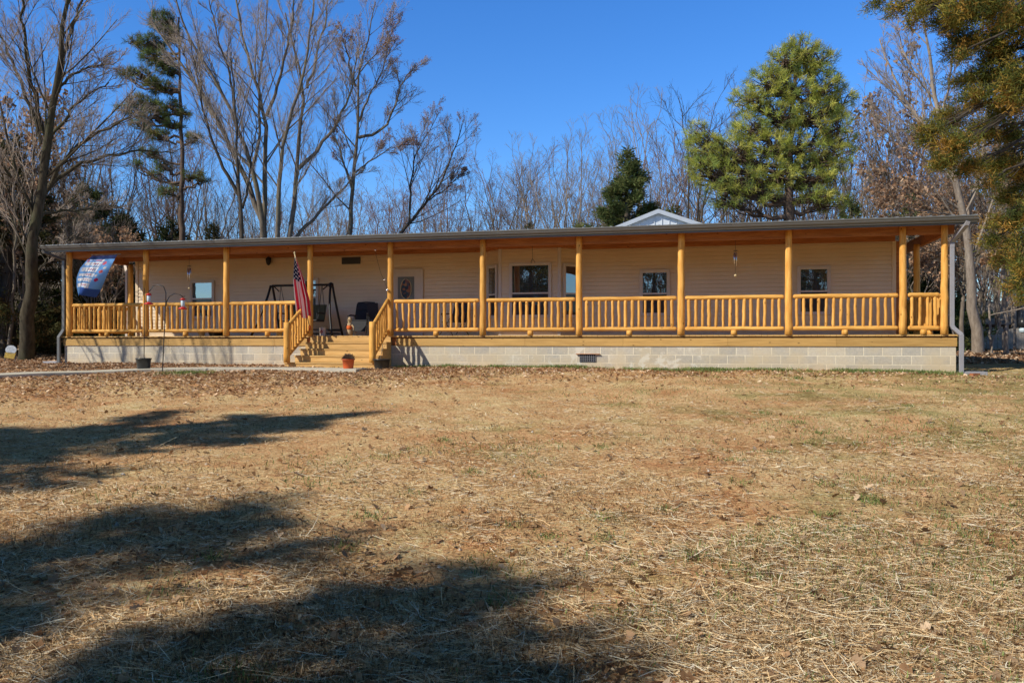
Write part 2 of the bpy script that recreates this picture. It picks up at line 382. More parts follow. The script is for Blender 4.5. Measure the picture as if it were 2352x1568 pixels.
# ---- windows
def window(p0, p1, z0, z1, meet=.42, inset=.06):
    """frame on the wall line p0->p1 (t,d); z from deck; meet = fraction of the height of the meeting rail"""
    p0 = Vector(p0); p1 = Vector(p1); u = (p1 - p0); w = u.length; a = math.atan2(u.y, u.x)
    def P(mb, name, mat, par):
        o = mb.build(name, mat, par); return o
    fr = MB(); tr = .06
    fr.box(0, tr, -.045, 0, 0, z1 - z0); fr.box(w - tr, w, -.045, 0, 0, z1 - z0); fr.box(tr, w - tr, -.045, 0, 0, tr); fr.box(tr, w - tr, -.045, 0, z1 - z0 - tr, z1 - z0)
    f = fr.build('window', M['white'], house, bevel=.004)
    f.location = (p0.x, p0.y, z0 + GB); f.rotation_euler = (0, 0, a)
    h = z1 - z0; zm = tr + (h - 2 * tr) * (1 - meet)
    sb = MB(); s = .025
    sb.box(tr, w - tr, -.040, -.012, zm - .022, zm + .022)
    sb.box(tr, tr + s, -.034, -.01, tr, h - tr); sb.box(w - tr - s, w - tr, -.034, -.01, tr, h - tr)
    sb.box(tr + s, w - tr - s, -.034, -.01, tr, tr + s); sb.box(tr + s, w - tr - s, -.034, -.01, h - tr - s, h - tr)
    sb.build('sash', M['white'], f)
    g = MB(); g.box(tr + .01, w - tr - .01, -.020, -.004, zm, h - tr - .01); g.build('pane', M['glass'], f)
    g = MB(); g.box(tr + .01, w - tr - .01, -.024, -.004, tr + .01, zm); g.build('screen', M['screen'], f)
    return f
o_ = -.016
window((-15.85, WD + o_), (-15.0, WD + o_), .56, 1.76, .48)
window((-12.22, WD + o_), (-11.47, WD + o_), .56, 1.76, .48)
window((-1.90, WD + o_), (-1.09, WD + o_), .54, 1.80, .52)
window((2.19, WD + o_), (3.01, WD + o_), .54, 1.81, .52)
window((-5.46, BF + o_), (-4.27, BF + o_), .50, 2.03, .56)
def lerp2(a, b, f): return (a[0] + (b[0] - a[0]) * f, a[1] + (b[1] - a[1]) * f)
def offs(a, b, q):
    dx, dy = b[0] - a[0], b[1] - a[1]; l = math.hypot(dx, dy); return (q * dy / l, -q * dx / l)
for a, b_ in ((BP[0], BP[1]), (BP[2], BP[3])):
    ox, oy = offs(a, b_, .016); p, q = lerp2(a, b_, .14), lerp2(a, b_, .86)
    window((p[0] + ox, p[1] + oy), (q[0] + ox, q[1] + oy), .50, 2.0, .56)
# ---- front door
dr = MB(); dr.box(-8.99, -8.22, WD - .045, WD - .017, .03, 1.90)
door = hbuild(dr, 'door', M['white'], bevel=.004)
fr = MB(); fr.box(-9.06, -8.99, WD - .06, WD - .017, 0, 1.97); fr.box(-8.22, -8.15, WD - .06, WD - .017, 0, 1.97); fr.box(-8.99, -8.22, WD - .06, WD - .017, 1.90, 1.97)
fr.box(-8.99, -8.22, WD - .07, WD - .017, 0, .03)
fr.build('door_frame', M['white'], door, off=(0, 0, GB), bevel=.004)
g = MB(); g.box(-8.93, -8.42, WD - .052, WD - .046, 1.03, 1.74); g.build('glass_panel', glass_mat('leaded_glass', (.13, .135, .12), .04), door, off=(0, 0, GB))
n_ = 28; el = [(-8.675 + .165 * math.cos(2 * PI * q / n_), 1.385 + .29 * math.sin(2 * PI * q / n_)) for q in range(n_)]
g = MB(); g.add([(x, WD - .058, z) for x, z in el] + [(x, WD - .052, z) for x, z in el], [tuple(range(n_))] + [(q, (q + 1) % n_, n_ + (q + 1) % n_, n_ + q) for q in range(n_)])
mo, nt, b = nm('stained_oval'); tc = coords(nt); vo = N(nt, 'ShaderNodeTexVoronoi'); vo.inputs['Scale'].default_value = 12; L(nt, tc, vo.inputs['Vector'])
L(nt, ramp(nt, vo.outputs['Color'], [(.2, (.01, .012, .02)), (.45, (.02, .04, .05)), (.55, (.22, .05, .015)), (.8, (.30, .12, .03))]), b.inputs['Base Color']); b.inputs['Roughness'].default_value = .2
g.build('oval_light', mo, door, off=(0, 0, GB))
g = MB(); g.tube([(x, WD - .058, z) for x, z in el] + [(el[0][0], WD - .058, el[0][1])], .011, 6, False); g.build('oval_rim', M['cream'], door, off=(0, 0, GB), smooth=True)
g = MB(); g.lathe((0, 0, 0), [(.001, 0), (.028, .0), (.032, .02), (.02, .04), (.001, .045)], 12); kn = g.build('handle', M['silver'], door); kn.location = (-8.29, WD - .05, .92 + GB); kn.rotation_euler = (PI / 2, 0, 0)
for zc in (.25, .62):
    g = MB(); g.box(-8.90, -8.64, WD - .049, WD - .043, zc, zc + .27); g.box(-8.57, -8.31, WD - .049, WD - .043, zc, zc + .27); g.build('door_panel', M['white'], door, off=(0, 0, GB), bevel=.003)

# ---- roof: low metal porch roof, its timber underside, header beam and ledger
RL, RR, G0 = -18.70, 5.66, -.44
def rz(d): return 2.60 + .118 * (d - G0)
mb = MB()
RIDGE = 6.0
mb.extrude_x([(G0, rz(G0)), (RIDGE, rz(RIDGE)), (RIDGE, rz(RIDGE) - .03), (G0, rz(G0) - .03)], RL, RR)
mb.extrude_x([(RIDGE, rz(RIDGE)), (12.0, 2.62), (12.0, 2.59), (RIDGE, rz(RIDGE) - .03)], RL, RR)
roof = hbuild(mb, 'roof', M['metal'])
mb = MB(); t = RL + .1
while t < RR:
    mb.extrude_x([(G0 - .02, rz(G0)), (RIDGE, rz(RIDGE)), (RIDGE, rz(RIDGE) + .022), (G0 - .02, rz(G0) + .022)], t, t + .035); t += .2286
mb.build('rib', M['metal'], roof, off=(0, 0, GB))
mb = MB(); mb.extrude_x([(G0 + .01, rz(G0) - .05), (RIDGE, rz(RIDGE) - .05), (RIDGE, rz(RIDGE) - .065), (G0 + .01, rz(G0) - .065)], RL + .02, RR - .02); mb.build('sheathing', M['sheath'], roof, off=(0, 0, GB))
mb = MB(); t = RL + .35
while t < RR - .1:
    mb.extrude_x([(G0 + .04, rz(G0) - .066), (WD - .04, rz(WD) - .066), (WD - .04, rz(WD) - .20), (G0 + .04, rz(G0) - .16)], t, t + .038); t += .61
mb.build('rafter', M['beam'], roof, off=(0, 0, GB))
mb = MB(); mb.box(RL + .02, RL + .045, G0, RIDGE, 2.42, 2.56); 
for xx in (RL + .001, RR - .03):
    q = MB(); q.extrude_x([(G0, rz(G0) - .031), (RIDGE, rz(RIDGE) - .031), (RIDGE, rz(RIDGE) - .17), (G0, rz(G0) - .17)], xx, xx + .028); q.build('rake_board', M['gutter'], roof, off=(0, 0, GB))
mb = MB(); mb.box(TL + .05, TR - .05, .03, .13, 2.27, 2.565); hbuild(mb, 'header_beam', M['beam'], bevel=.004)
mb = MB(); mb.box(TR - .16, TR - .06, .131, 5.2, 2.30, 2.56); hbuild(mb, 'header_beam', M['beam'], bevel=.004)
mb = MB(); mb.box(TL + .06, TL + .16, .131, WD + .2, 2.30, 2.56); hbuild(mb, 'header_beam', M['beam'], bevel=.004)
mb = MB(); mb.box(TL + .1, WR + .02, WD - .06, WD - .02, 2.40, 2.80); hbuild(mb, 'ledger_board', M['beam'])
mb = MB(); mb.add([(-6.4, WD - .03, 2.42), (-5.8, BF - .08, 2.42), (-3.98, BF - .08, 2.42), (-3.38, WD - .03, 2.42), (-6.4, WD - .03, 2.60), (-5.8, BF - .08, 2.60), (-3.98, BF - .08, 2.60), (-3.38, WD - .03, 2.60)],
                  [(0, 1, 2, 3), (0, 1, 5, 4), (1, 2, 6, 5), (2, 3, 7, 6), (4, 5, 6, 7)])
hbuild(mb, 'bay_soffit', M['beam'])
# gutter: K profile trough
gp = [(G0, 2.60), (G0 - .115, 2.60), (G0 - .125, 2.585), (G0 - .122, 2.565), (G0 - .105, 2.545), (G0 - .10, 2.52), (G0 - .08, 2.495), (G0 - .055, 2.475), (G0 - .05, 2.455), (G0, 2.455)]
mb = MB(); mb.extrude_x(gp, RL + .0, RR); hbuild(mb, 'gutter', M['gutter'])
mb = MB(); mb.box(RL, RR - .002, G0 + .001, G0 + .03, 2.41, 2.56); hbuild(mb, 'fascia', M['gutter'])
mb = MB(); mb.box(TR - .45, TR + .12, 5.25, 5.6, 1.95, 2.30); hbuild(mb, 'rear_gutter', M['gutter'])
# downspouts
def dspout(pts, mat):
    mb = MB(); w = .045
    for a, b_ in zip(pts[:-1], pts[1:]):
        a = Vector(a); b_ = Vector(b_); t_ = (b_ - a).normalized(); x = Vector((1, 0, 0)) if abs(t_.x) < .7 else Vector((0, 0, 1))
        y = t_.cross(x).normalized(); x = y.cross(t_).normalized(); a = a - t_ * .012; b_ = b_ + t_ * .012
        mb.add([a + x * w * s1 + y * .032 * s2 for s1, s2 in ((-1, -1), (1, -1), (1, 1), (-1, 1))] + [b_ + x * w * s1 + y * .032 * s2 for s1, s2 in ((-1, -1), (1, -1), (1, 1), (-1, 1))],
               [(0, 3, 2, 1), (4, 5, 6, 7), (0, 1, 5, 4), (1, 2, 6, 5), (2, 3, 7, 6), (3, 0, 4, 7)])
    return hbuild(mb, 'downspout', mat, bevel=.006)
dspout([(5.46, G0 - .06, 2.46), (5.44, G0 - .04, 2.40), (5.27, -.03, 2.08), (5.265, -.03, 1.95), (5.265, -.03, .2), (5.29, -.04, .14), (5.44, -.09, -.01), (5.44, -.09, -.84)], M['grey_trim'])
dspout([(-18.66, G0 - .06, 2.46), (-18.62, G0 - .04, 2.40), (-18.34, -.06, 2.22), (-18.34, -.06, 2.1), (-18.34, -.06, .2), (-18.38, -.07, .12), (-18.48, -.09, -.02), (-18.48, -.09, -.84)], M['gutter'])
dspout([(-18.48, WD + .3, 2.5), (-18.45, WD + .28, 2.35), (-18.33, WD + .2, 2.1), (-18.33, WD + .2, -.2)], M['white'])
# front gable dormer with standing seam metal
gc, gs, gd = -1.61, .37, 6.0
mb = MB(); hw = 2.1; zp = 3.93
mb.add([(gc - hw, gd, zp - gs * hw), (gc + hw, gd, zp - gs * hw), (gc, gd, zp), (gc - hw, gd + 5.5, zp - gs * hw), (gc + hw, gd + 5.5, zp - gs * hw), (gc, gd + 5.5, zp)],
       [(0, 1, 2), (3, 5, 4), (0, 3, 4, 1), (0, 2, 5, 3), (1, 4, 5, 2)])
gab = hbuild(mb, 'gable', M['gable'])
x = gc - 1.5
while x < gc + 1.55:
    mb = MB()
    zt = zp - gs * abs(x - gc) - .07
    mb.box(x - .012, x + .012, gd - .03, gd - .001, 3.1, max(3.2, zt)); x += .2286 * 1.0
    mb.build('seam', M['gable'], gab, off=(0, 0, GB))
for s in (-1, 1):
    mb = MB(); a = (gc + s * (hw + .25), zp - gs * (hw + .25)); 
    for y0, y1, dz in ((gd - .16, gd + 5.5, .0),):
        mb.add([(a[0], y0, a[1] + .02), (gc, y0, zp + .02), (gc, y0, zp + .075), (a[0], y0, a[1] + .075), (a[0], y1, a[1] + .02), (gc, y1, zp + .02), (gc, y1, zp + .075), (a[0], y1, a[1] + .075)],
               [(0, 1, 2, 3), (4, 5, 6, 7), (0, 1, 5, 4), (3, 2, 6, 7), (0, 3, 7, 4), (1, 2, 6, 5)])
    mb.build('gable_roof', M['metal'], gab, off=(0, 0, GB))
    mb = MB(); y0 = gd - .175
    mb.add([(a[0], y0, a[1] - .06), (gc, y0, zp - .06), (gc, y0, zp + .07), (a[0], y0, a[1] + .07), (a[0], y0 + .014, a[1] - .06), (gc, y0 + .014, zp - .06), (gc, y0 + .014, zp + .07), (a[0], y0 + .014, a[1] + .07)],
           [(0, 1, 2, 3), (4, 5, 6, 7), (0, 1, 5, 4), (3, 2, 6, 7), (0, 3, 7, 4), (1, 2, 6, 5)])
    mb.build('gable_trim', M['metal'], gab, off=(0, 0, GB))

# ---- log posts
def log_tube(mb, p0, p1, r, n=14, k=9, taper=0, wob=.06, taper_ends=False):
    p0 = Vector(p0); p1 = Vector(p1); ax = (p1 - p0); ln = ax.length
    pts = []; rad = []
    for i in range(k + 1):
        f = i / k; off = Vector((random.gauss(0, 1), random.gauss(0, 1), random.gauss(0, 1))) * r * wob * (0 if i in (0, k) else 1)
        pts.append(p0 + ax * f + off); rr = r * (1 - taper * f) * (1 + random.gauss(0, wob * .45)); rad.append(rr)
    if taper_ends:
        q = min(.05, ln * .2) / ln
        e0 = p0 + ax * q; e1 = p1 - ax * q
        pts = [p0, p0 + ax * q * .25, e0] + pts[1:-1] + [e1, p1 - ax * q * .25, p1]; rad = [r * .45, r * .8, rad[0]] + rad[1:-1] + [rad[-1], r * .8, r * .45]
    mb.tube(pts, rad, n)
PX = [-18.193, -15.634, -13.063, -10.53, -8.211, -5.689, -3.201, -.712, 1.766, 4.252, 5.114]
for i, x in enumerate(PX):
    mb = MB(); log_tube(mb, (x, 0, .001), (x + random.uniform(-.01, .01), 0, 2.50), .084 + random.uniform(-.004, .006), 18, 12, .12, .045); hbuild(mb, 'post', M['log'], smooth=True)
for (x, y) in ((-18.2, 2.62), (4.63, 5.05), (5.12, 2.6)):
    mb = MB(); log_tube(mb, (x, y, .001), (x, y, 2.331), .085, 18, 10, .1, .04); hbuild(mb, 'post', M['log'], smooth=True)
mb = MB(); mb.box(WR + .05, WR + .16, WD - .01, WD + .14, 0, 2.4); hbuild(mb, 'corner_board', M['beam'])
# ---- railings: rail logs as the part, balusters as its sub-parts
def railing(p0, p1, nb, z0=.15, z1=.895, support=True, stuff=False, lean=None):
    a = Vector((*p0, 0)); b_ = Vector((*p1, 0)); u = (b_ - a); ln = u.length; u.normalize()
    s = a + u * .10; e = b_ - u * .10
    mb = MB()
    log_tube(mb, s + Vector((0, 0, z1)), e + Vector((0, 0, z1)), .052, 12, 10, 0, .05, True)
    me_dir = abs(u.x) > .5
    rl = hbuild(mb, 'railing', M['rail'] if me_dir else M['log'], smooth=True)
    mb = MB(); log_tube(mb, s + Vector((0, 0, z0)), e + Vector((0, 0, z0)), .05, 12, 10, 0, .05, True); mb.build('bottom_rail', M['rail'] if me_dir else M['log'], rl, off=(0, 0, GB), smooth=True)
    if support:
        c = (a + b_) / 2; mb = MB(); mb.tube([c + Vector((0, 0, .001)), c + Vector((0, 0, z0 - .035))], [.075, .068], 12); mb.build('support_block', M['log'], rl, off=(0, 0, GB), smooth=True)
    allb = MB()
    for i in range(nb):
        f = (i + .55) / nb * .985; p = s + (e - s) * f
        q = allb if stuff else MB()
        log_tube(q, p + Vector((random.gauss(0, .005), 0, z0 + .025)), p + Vector((random.gauss(0, .007), 0, z1 - .03)), .036 * random.uniform(.85, 1.2), 9, 7, 0, .09, True)
        if not stuff: q.build('baluster', M['log'], rl, off=(0, 0, GB), smooth=True)
    if stuff: o = allb.build('baluster', M['log'], rl, off=(0, 0, GB), smooth=True); o['kind'] = 'stuff'
    return rl
nbs = [14, 14, 14, None, 14, 14, 14, 14, 14, 4]
for i, n in enumerate(nbs):
    if n is None: continue
    railing((PX[i], 0), (PX[i + 1] , 0), n, stuff=(i < 1))
railing((5.12, 0), (5.12, 2.6), 14, stuff=True); railing((5.12, 2.6), (5.12, 5.0), 13, stuff=True)
railing((-18.2, 0), (-18.2, 2.6), 14, stuff=True)
# ---- stairs
SL, SR = -10.62, -8.07; RH = .172; TRD = .285
st = MB()
prof = [(0, -.06), (0, -.9)]
yy = 0.0; 
for x in (SL + .12, SR - .16):
    pr = [(.0, -.10)]
    for k_ in range(5):
        pr += [(-.02 - TRD * k_, -RH * (k_ + 1) - .04), (-.02 - TRD * (k_ + 1), -RH * (k_ + 1) - .04)]
    pr += [(-.02 - TRD * 5, -.95), (-.3, -.95), (0, -.75)]
    st = MB(); st.extrude_x(pr, x, x + .04)
    if x < -9: stairs = hbuild(st, 'stairs', M['stairwood'])
    else: st.build('stringer', M['stairwood'], stairs, off=(0, 0, GB))
for k_ in range(4):
    z = -RH * (k_ + 1)
    sg = MB(); x0, x1 = (SL + .1, SR - .1) if k_ < 3 else (SL - .03, SR + .03)
    sg.box(x0, x1, -.02 - TRD * (k_ + 1) - .03, -.02 - TRD * k_ - .155, z - .038, z); sg.box(x0, x1, -.02 - TRD * k_ - .148, -.02 - TRD * k_ - .005, z - .038, z - .001)
    sg.build('tread', M['stairwood'], stairs, off=(0, 0, GB), bevel=.004)
for k_ in range(5):
    z = -RH * k_; x0, x1 = (SL + .12, SR - .12) if k_ < 4 else (SL - .02, SR + .02)
    if k_ == 0: z -= .0
    sg = MB(); y = -.02 - TRD * k_ - (.012 if k_ else .02)
    sg.box(x0, x1, y, y + .03, z - RH + .003 if k_ < 4 else -1.0, z - .039); sg.build('riser', M['stairwood'], stairs, off=(0, 0, GB), bevel=.003)
ZB = -RH * 4
NP = ((SL + .10, 'left'), (SR - .11, 'right'))
for (x, _), px_ in zip(NP, (PX[3], PX[4])):
    ny_ = -1.27
    nb_ = MB(); log_tube(nb_, (x, ny_, ZB + .001), (x, ny_, ZB + 1.02), .083, 16, 6, .04, .03); nb_.build('newel_post', M['log'], stairs, off=(0, 0, GB), smooth=True)
    hr = MB(); log_tube(hr, (x, ny_ + .05, ZB + .93), (px_ - (0 if x < -9 else .05), -.07, .93), .05, 12, 6, 0, .04); hr.build('handrail', M['log'], stairs, off=(0, 0, GB), smooth=True)
    hr = MB(); log_tube(hr, (x, ny_ + .05, ZB + .16), (px_ - (0 if x < -9 else .05), -.07, .13), .046, 12, 6, 0, .04); hr.build('bottom_rail', M['log'], stairs, off=(0, 0, GB), smooth=True)
    for q in range(7):
        f = (q + .9) / 8; p = Vector((x, ny_ + .05, ZB)).lerp(Vector((px_ - (0 if x < -9 else .05), -.07, 0)), f)
        bb = MB(); log_tube(bb, p + Vector((0, 0, .16)), p + Vector((0, 0, .90)), .034, 9, 6, 0, .14, True); bb.build('baluster', M['log'], stairs, off=(0, 0, GB), smooth=True)
# foundation vent
mb = MB(); mb.box(-3.19, -2.79, .012, .03, -.665, -.475); v_ = hbuild(mb, 'foundation_vent', M['dark'])
mb = MB()
for q in range(9): mb.box(-3.18 + q * .0475, -3.172 + q * .0475, .0, .011, -.66, -.48)
for q in range(4): mb.box(-3.185, -2.795, -.002, .011, -.655 + q * .056, -.649 + q * .056)
mb.build('grille', M['grey_trim'], v_, off=(0, 0, GB))
mb = MB(); mb.box(-3.28, -2.68, -.035, .03, -.472, -.46); mb.build('hood', M['beam'], v_, off=(0, 0, GB))
# wall sconce under the ceiling, dark plaque
mb = MB(); mb.box(-13.13, -13.05, WD - .05, WD - .02, 2.25, 2.40); mb.lathe((-13.09, WD - .12, 2.16), [(.01, 0), (.05, .03), (.075, .12), (.08, .2), (.03, .26), (.005, .28)], 12); mb.tube([(-13.09, WD - .04, 2.38), (-13.09, WD - .12, 2.43)], .012, 6)
hbuild(mb, 'wall_lamp', M['black'], smooth=True)
mb = MB(); mb.box(-10.71, -10.12, WD - .05, WD - .018, 2.15, 2.35)
for q in range(7): mb.box(-10.69, -10.14, WD - .056, WD - .051, 2.17 + q * .024, 2.18 + q * .024)
hbuild(mb, 'wall_vent', simple('dark_louvre', (.05, .05, .055), .6), label='dark louvred panel high on the siding left of the front door')

# ================================================================ THINGS ON AND AROUND THE PORCH
def thing(name, t, d, z, label, cat, rot=0, group=None):
    return empty(name, H(t, d, z), -TH + rot, label, cat, group)
# glider swing with black A frame
sw = thing('porch_swing', -11.5, 1.35, 0, 'black metal framed porch swing with a dark bench, beside the flag', 'swing')
mb = MB(); mb.tube([(-.93, 0, 1.47), (.9, 0, 1.47)], .032, 8)
mb.tube([(-.85, -.02, 1.44), (-.7, 0, 1.30)], .018, 6); mb.tube([(.82, 0, 1.44), (.68, 0, 1.34)], .018, 6); mb.lathe((.93, 0, 1.38), [(.02, 0), (.075, .04), (.075, .12), (.02, .16)], 10)
mb.build('top_bar', M['black'], sw, smooth=True)
for s, x in ((-1, -.93), (1, .93)):
    for q in (-1, 1):
        mb = MB(); pts = []
        for i in range(9):
            f = i / 8; pts.append((x + s * .02 + s * .30 * f ** 1.6 * (1 if q < 0 else .2) , q * (.05 + .55 * f), 1.47 - 1.455 * f))
        mb.tube(pts, .034, 8); mb.build('leg', M['black'], sw, smooth=True)
    mb = MB(); mb.tube([(x + s * .1, -.45, .16), (x + s * .1, .5, .16)], .02, 6); mb.build('brace', M['black'], sw)
mb = MB(); mb.tube([(-1.0, .5, .08), (1.0, .5, .08)], .022, 6); mb.tube([(-1.0, .5, .2), (1.0, .5, .2)], .018, 6); mb.build('brace', M['black'], sw)
mb = MB(); mb.box(-.62, .62, -.28, .22, .42, .47); mb.build('seat', M['black'], sw, bevel=.01)
mb = MB(); mb.add([(-.62, .2, .47), (.62, .2, .47), (.62, .34, .92), (-.62, .34, .92), (-.62, .24, .47), (.62, .24, .47), (.62, .38, .92), (-.62, .38, .92)], [(0, 1, 2, 3), (4, 5, 6, 7), (0, 1, 5, 4), (2, 3, 7, 6), (0, 3, 7, 4), (1, 2, 6, 5)]); mb.build('backrest', M['olive'], sw, bevel=.01)
for x in (-.62, .62):
    mb = MB(); mb.tube([(x, -.26, .47), (x, -.27, .66), (x, .25, .66)], .02, 6); mb.build('armrest', M['black'], sw)
    mb = MB(); mb.tube([(x, -.2, .5), (x * 1.05, 0, 1.46)], .008, 5); mb.tube([(x, .25, .66), (x * 1.05, 0, 1.46)], .008, 5); mb.build('hanger', M['black'], sw)
# recliner lounge chair
def recliner(t, d, label, rot=0, hb_=1):
    c = thing('recliner_chair', t, d, 0, label, 'chair', rot)
    def slab(y0, z0, y1, z1, w, th, name):
        v = Vector((0, y1 - y0, z1 - z0)); n = Vector((0, -v.z, v.y)).normalized() * th
        mb = MB(); P = [(-w, y0, z0), (w, y0, z0), (w, y1, z1), (-w, y1, z1)]
        mb.add(P + [(x + n.x, y + n.y, z + n.z) for x, y, z in P], [(0, 1, 2, 3), (7, 6, 5, 4), (0, 1, 5, 4), (1, 2, 6, 5), (2, 3, 7, 6), (3, 0, 4, 7)])
        mb.build(name, M['blackcloth'], c, bevel=.012)
    slab(-.25, .44, .2, .38, .25, .03, 'seat'); slab(.2, .38, .46, .97, .245, .03, 'backrest'); slab(.36, .74, .44, .93, .20, .07, 'headrest'); slab(-.45, .12, -.25, .42, .24, .03, 'footrest')
    for s in (-.27, .27):
        mb = MB(); mb.tube([(s, .19, .38), (s, .46, .93), (s * .92, .48, .985), (0, .49, 1.0)], .016, 6); mb.build('back_frame', M['black'], c, smooth=True)
        mb = MB(); mb.tube([(s * 1.1, -.32, .56), (s * 1.1, -.1, .60), (s * 1.1, .28, .60)], .022, 6); mb.build('armrest', M['plastic_black'], c, smooth=True)
        mb = MB(); mb.tube([(s * 1.08, -.35, .015), (s * 1.08, .25, .58)], .014, 6); mb.build('leg', M['grey_trim'], c)
        mb = MB(); mb.tube([(s * 1.08, .42, .015), (s * 1.08, -.3, .56)], .014, 6); mb.build('leg', M['grey_trim'], c)
    mb = MB(); mb.tube([(-.29, -.35, .015), (.29, -.35, .015)], .014, 6); mb.tube([(-.29, .42, .015), (.29, .42, .015)], .014, 6); mb.build('foot_bar', M['grey_trim'], c)
    return c
recliner(-9.74, 1.6, 'black mesh reclining chair facing the steps, right of the swing', .12)
def camp_chair(t, d, label, rot, w=.27):
    c = thing('camp_chair', t, d, 0, label, 'chair', rot)
    mb = MB(); mb.box(-w, w, -.22, .22, .38, .41); mb.build('seat', M['blackcloth'], c, bevel=.01)
    mb = MB(); mb.add([(-w, .2, .4), (w, .2, .4), (w * .9, .34, .95), (-w * .9, .34, .95), (-w, .23, .4), (w, .23, .4), (w * .9, .37, .95), (-w * .9, .37, .95)], [(0, 1, 2, 3), (4, 5, 6, 7), (0, 1, 5, 4), (2, 3, 7, 6), (0, 3, 7, 4), (1, 2, 6, 5)]); mb.build('backrest', M['blackcloth'], c)
    for s in (-w, w):
        mb = MB(); mb.tube([(s, -.24, .62), (s, .24, .64)], .018, 6); mb.build('armrest', M['plastic_black'], c)
        for a, b_ in (((s * 1.1, -.3, .01), (s, .26, .62)), ((s * 1.1, .32, .01), (s, -.24, .62))):
            mb = MB(); mb.tube([a, b_], .011, 5); mb.build('leg', M['black'], c)
    return c
camp_chair(-7.0, 1.7, 'black folding chair behind the railing right of the front door', -.35, .26)
camp_chair(-9.22, 1.25, 'low black folding chair tucked between the recliner and the right newel post', .5, .17)
# small scarecrow figure on the deck
sk = thing('scarecrow_figure', -9.72, .75, 0, 'small straw scarecrow doll with an orange bib standing on the porch before the recliner', 'decoration')
mb = MB(); mb.lathe((0, 0, 0), [(.09, 0), (.085, .12), (.06, .28), (.07, .34), (.03, .37)], 12); mb.build('robe', M['straw_doll'], sk, smooth=True)
mb = MB(); mb.lathe((0, 0, .355), [(.01, 0), (.045, .02), (.055, .06), (.045, .10), (.01, .12)], 12); mb.build('head', M['cream'], sk, smooth=True)
mb = MB(); mb.lathe((0, 0, .44), [(.085, 0), (.08, .012), (.045, .02), (.04, .07), (.01, .085)], 12); mb.build('hat', M['straw_doll'], sk, smooth=True)
mb = MB(); mb.lathe((0, -.012, .17), [(.06, 0), (.08, .03), (.076, .10), (.05, .12)], 10); mb.build('bib', M['orange'], sk, smooth=True)
for s in (-1, 1):
    mb = MB(); mb.tube([(s * .05, 0, .32), (s * .13, -.02, .24), (s * .15, -.05, .15)], [.025, .022, .018], 6); mb.build('arm', M['straw_doll'], sk, smooth=True)
# white and red tin by the left post
tn = thing('decorated_tin', -10.33, .35, 0, 'white tin with a red flower standing by the post at the top of the steps', 'tin')
mb = MB(); mb.lathe((0, 0, 0), [(.075, 0), (.085, .22), (.088, .225), (.08, .225), (.07, .02)], 18, False); mb.build('can', simple('tin_white', (.55, .52, .5), .4), tn, smooth=True)
mb = MB()
for q in range(6): a = q * PI / 3; mb.lathe((.03 * math.cos(a), -.083, .11 + .03 * math.sin(a)), [(.002, -.018), (.02, 0), (.002, .018)], 8)
mb.build('flower_print', M['red'], tn)
mb = MB(); mb.lathe((0, 0, .2), [(.06, 0), (.06, .02), (.001, .02)], 12); mb.build('soil', M['brownwood'], tn)
# low items seen under the left railings
for (t_, d_, w, h, m_, lb) in ((-14.45, .9, .10, .16, 'cream', 'small pale planter box on the deck below the left window'), (-14.0, .95, .22, .12, 'plastic_black', 'low black planter tray beside the pale box on the deck'), (-11.75, .55, .09, .13, 'cream', 'small white flower pot on the deck before the swing')):
    p = thing('planter', t_, d_, 0, lb, 'planter')
    mb = MB(); mb.lathe((0, 0, 0), [(w * .8, 0), (w, h), (w * 1.05, h), (w * .9, h), (w * .75, .02)], 20, False); mb.build('pot', M[m_], p, smooth=True)
    mb = MB(); mb.lathe((0, 0, h * .8), [(w * .88, 0), (.001, .01)], 16); mb.build('soil', M['brownwood'], p)
# shepherd's crook with two red feeders
ck = at(373, 865, 18.6)
cx, cy = ck[0], ck[1]
cr = empty('shepherd_hook', (cx, cy, gz(cx, cy)), 0, 'thin black double shepherd hook standing in the leaves before the porch', 'garden hook')
sc_ = 18.6 / FX
def hk(x, y): return ((x - 373) * sc_, 0, (865 - y) * sc_)
mb = MB(); mb.tube([hk(373, 868), hk(376, 800), hk(380, 720), hk(381, 697)], .011, 6); mb.build('pole', M['black'], cr)
for pts in ([(381, 697), (381, 680), (376, 666), (364, 662), (352, 665), (346, 674), (341, 678)], [(381, 712), (383, 700), (390, 688), (402, 682), (414, 685), (421, 691), (425, 688)]):
    mb = MB(); mb.tube([hk(*p) for p in pts], .010, 6); mb.build('arm', M['black'], cr, smooth=True)
for (x, y, lb) in ((342, 679, 'red topped glass hummingbird feeder on the higher left arm of the hook'), (420, 690, 'red topped glass hummingbird feeder on the lower right arm of the hook')):
    X, Y, Z = hk(x, y); f = empty('hummingbird_feeder', (cx + X, cy, cr.location.z + Z - .285), 0, lb, 'bird feeder', 'hummingbird feeders on the double hook')
    mb = MB(); mb.lathe((0, 0, 0), [(.03, 0), (.095, .01), (.1, .03), (.04, .055), (.03, .06)], 14); mb.build('base', M['red'], f, smooth=True)
    mb = MB(); mb.lathe((0, 0, .055), [(.03, 0), (.042, .05), (.042, .15), (.03, .16)], 12); mb.build('bottle', M['glassy'] if 'glassy' in M else M['paleblue'], f, smooth=True)
    mb = MB(); mb.lathe((0, 0, .21), [(.03, 0), (.065, .01), (.05, .04), (.01, .05)], 12); mb.tube([(0, 0, .25), (0, 0, .29)], .004, 4); mb.build('cap', M['red'], f, smooth=True)
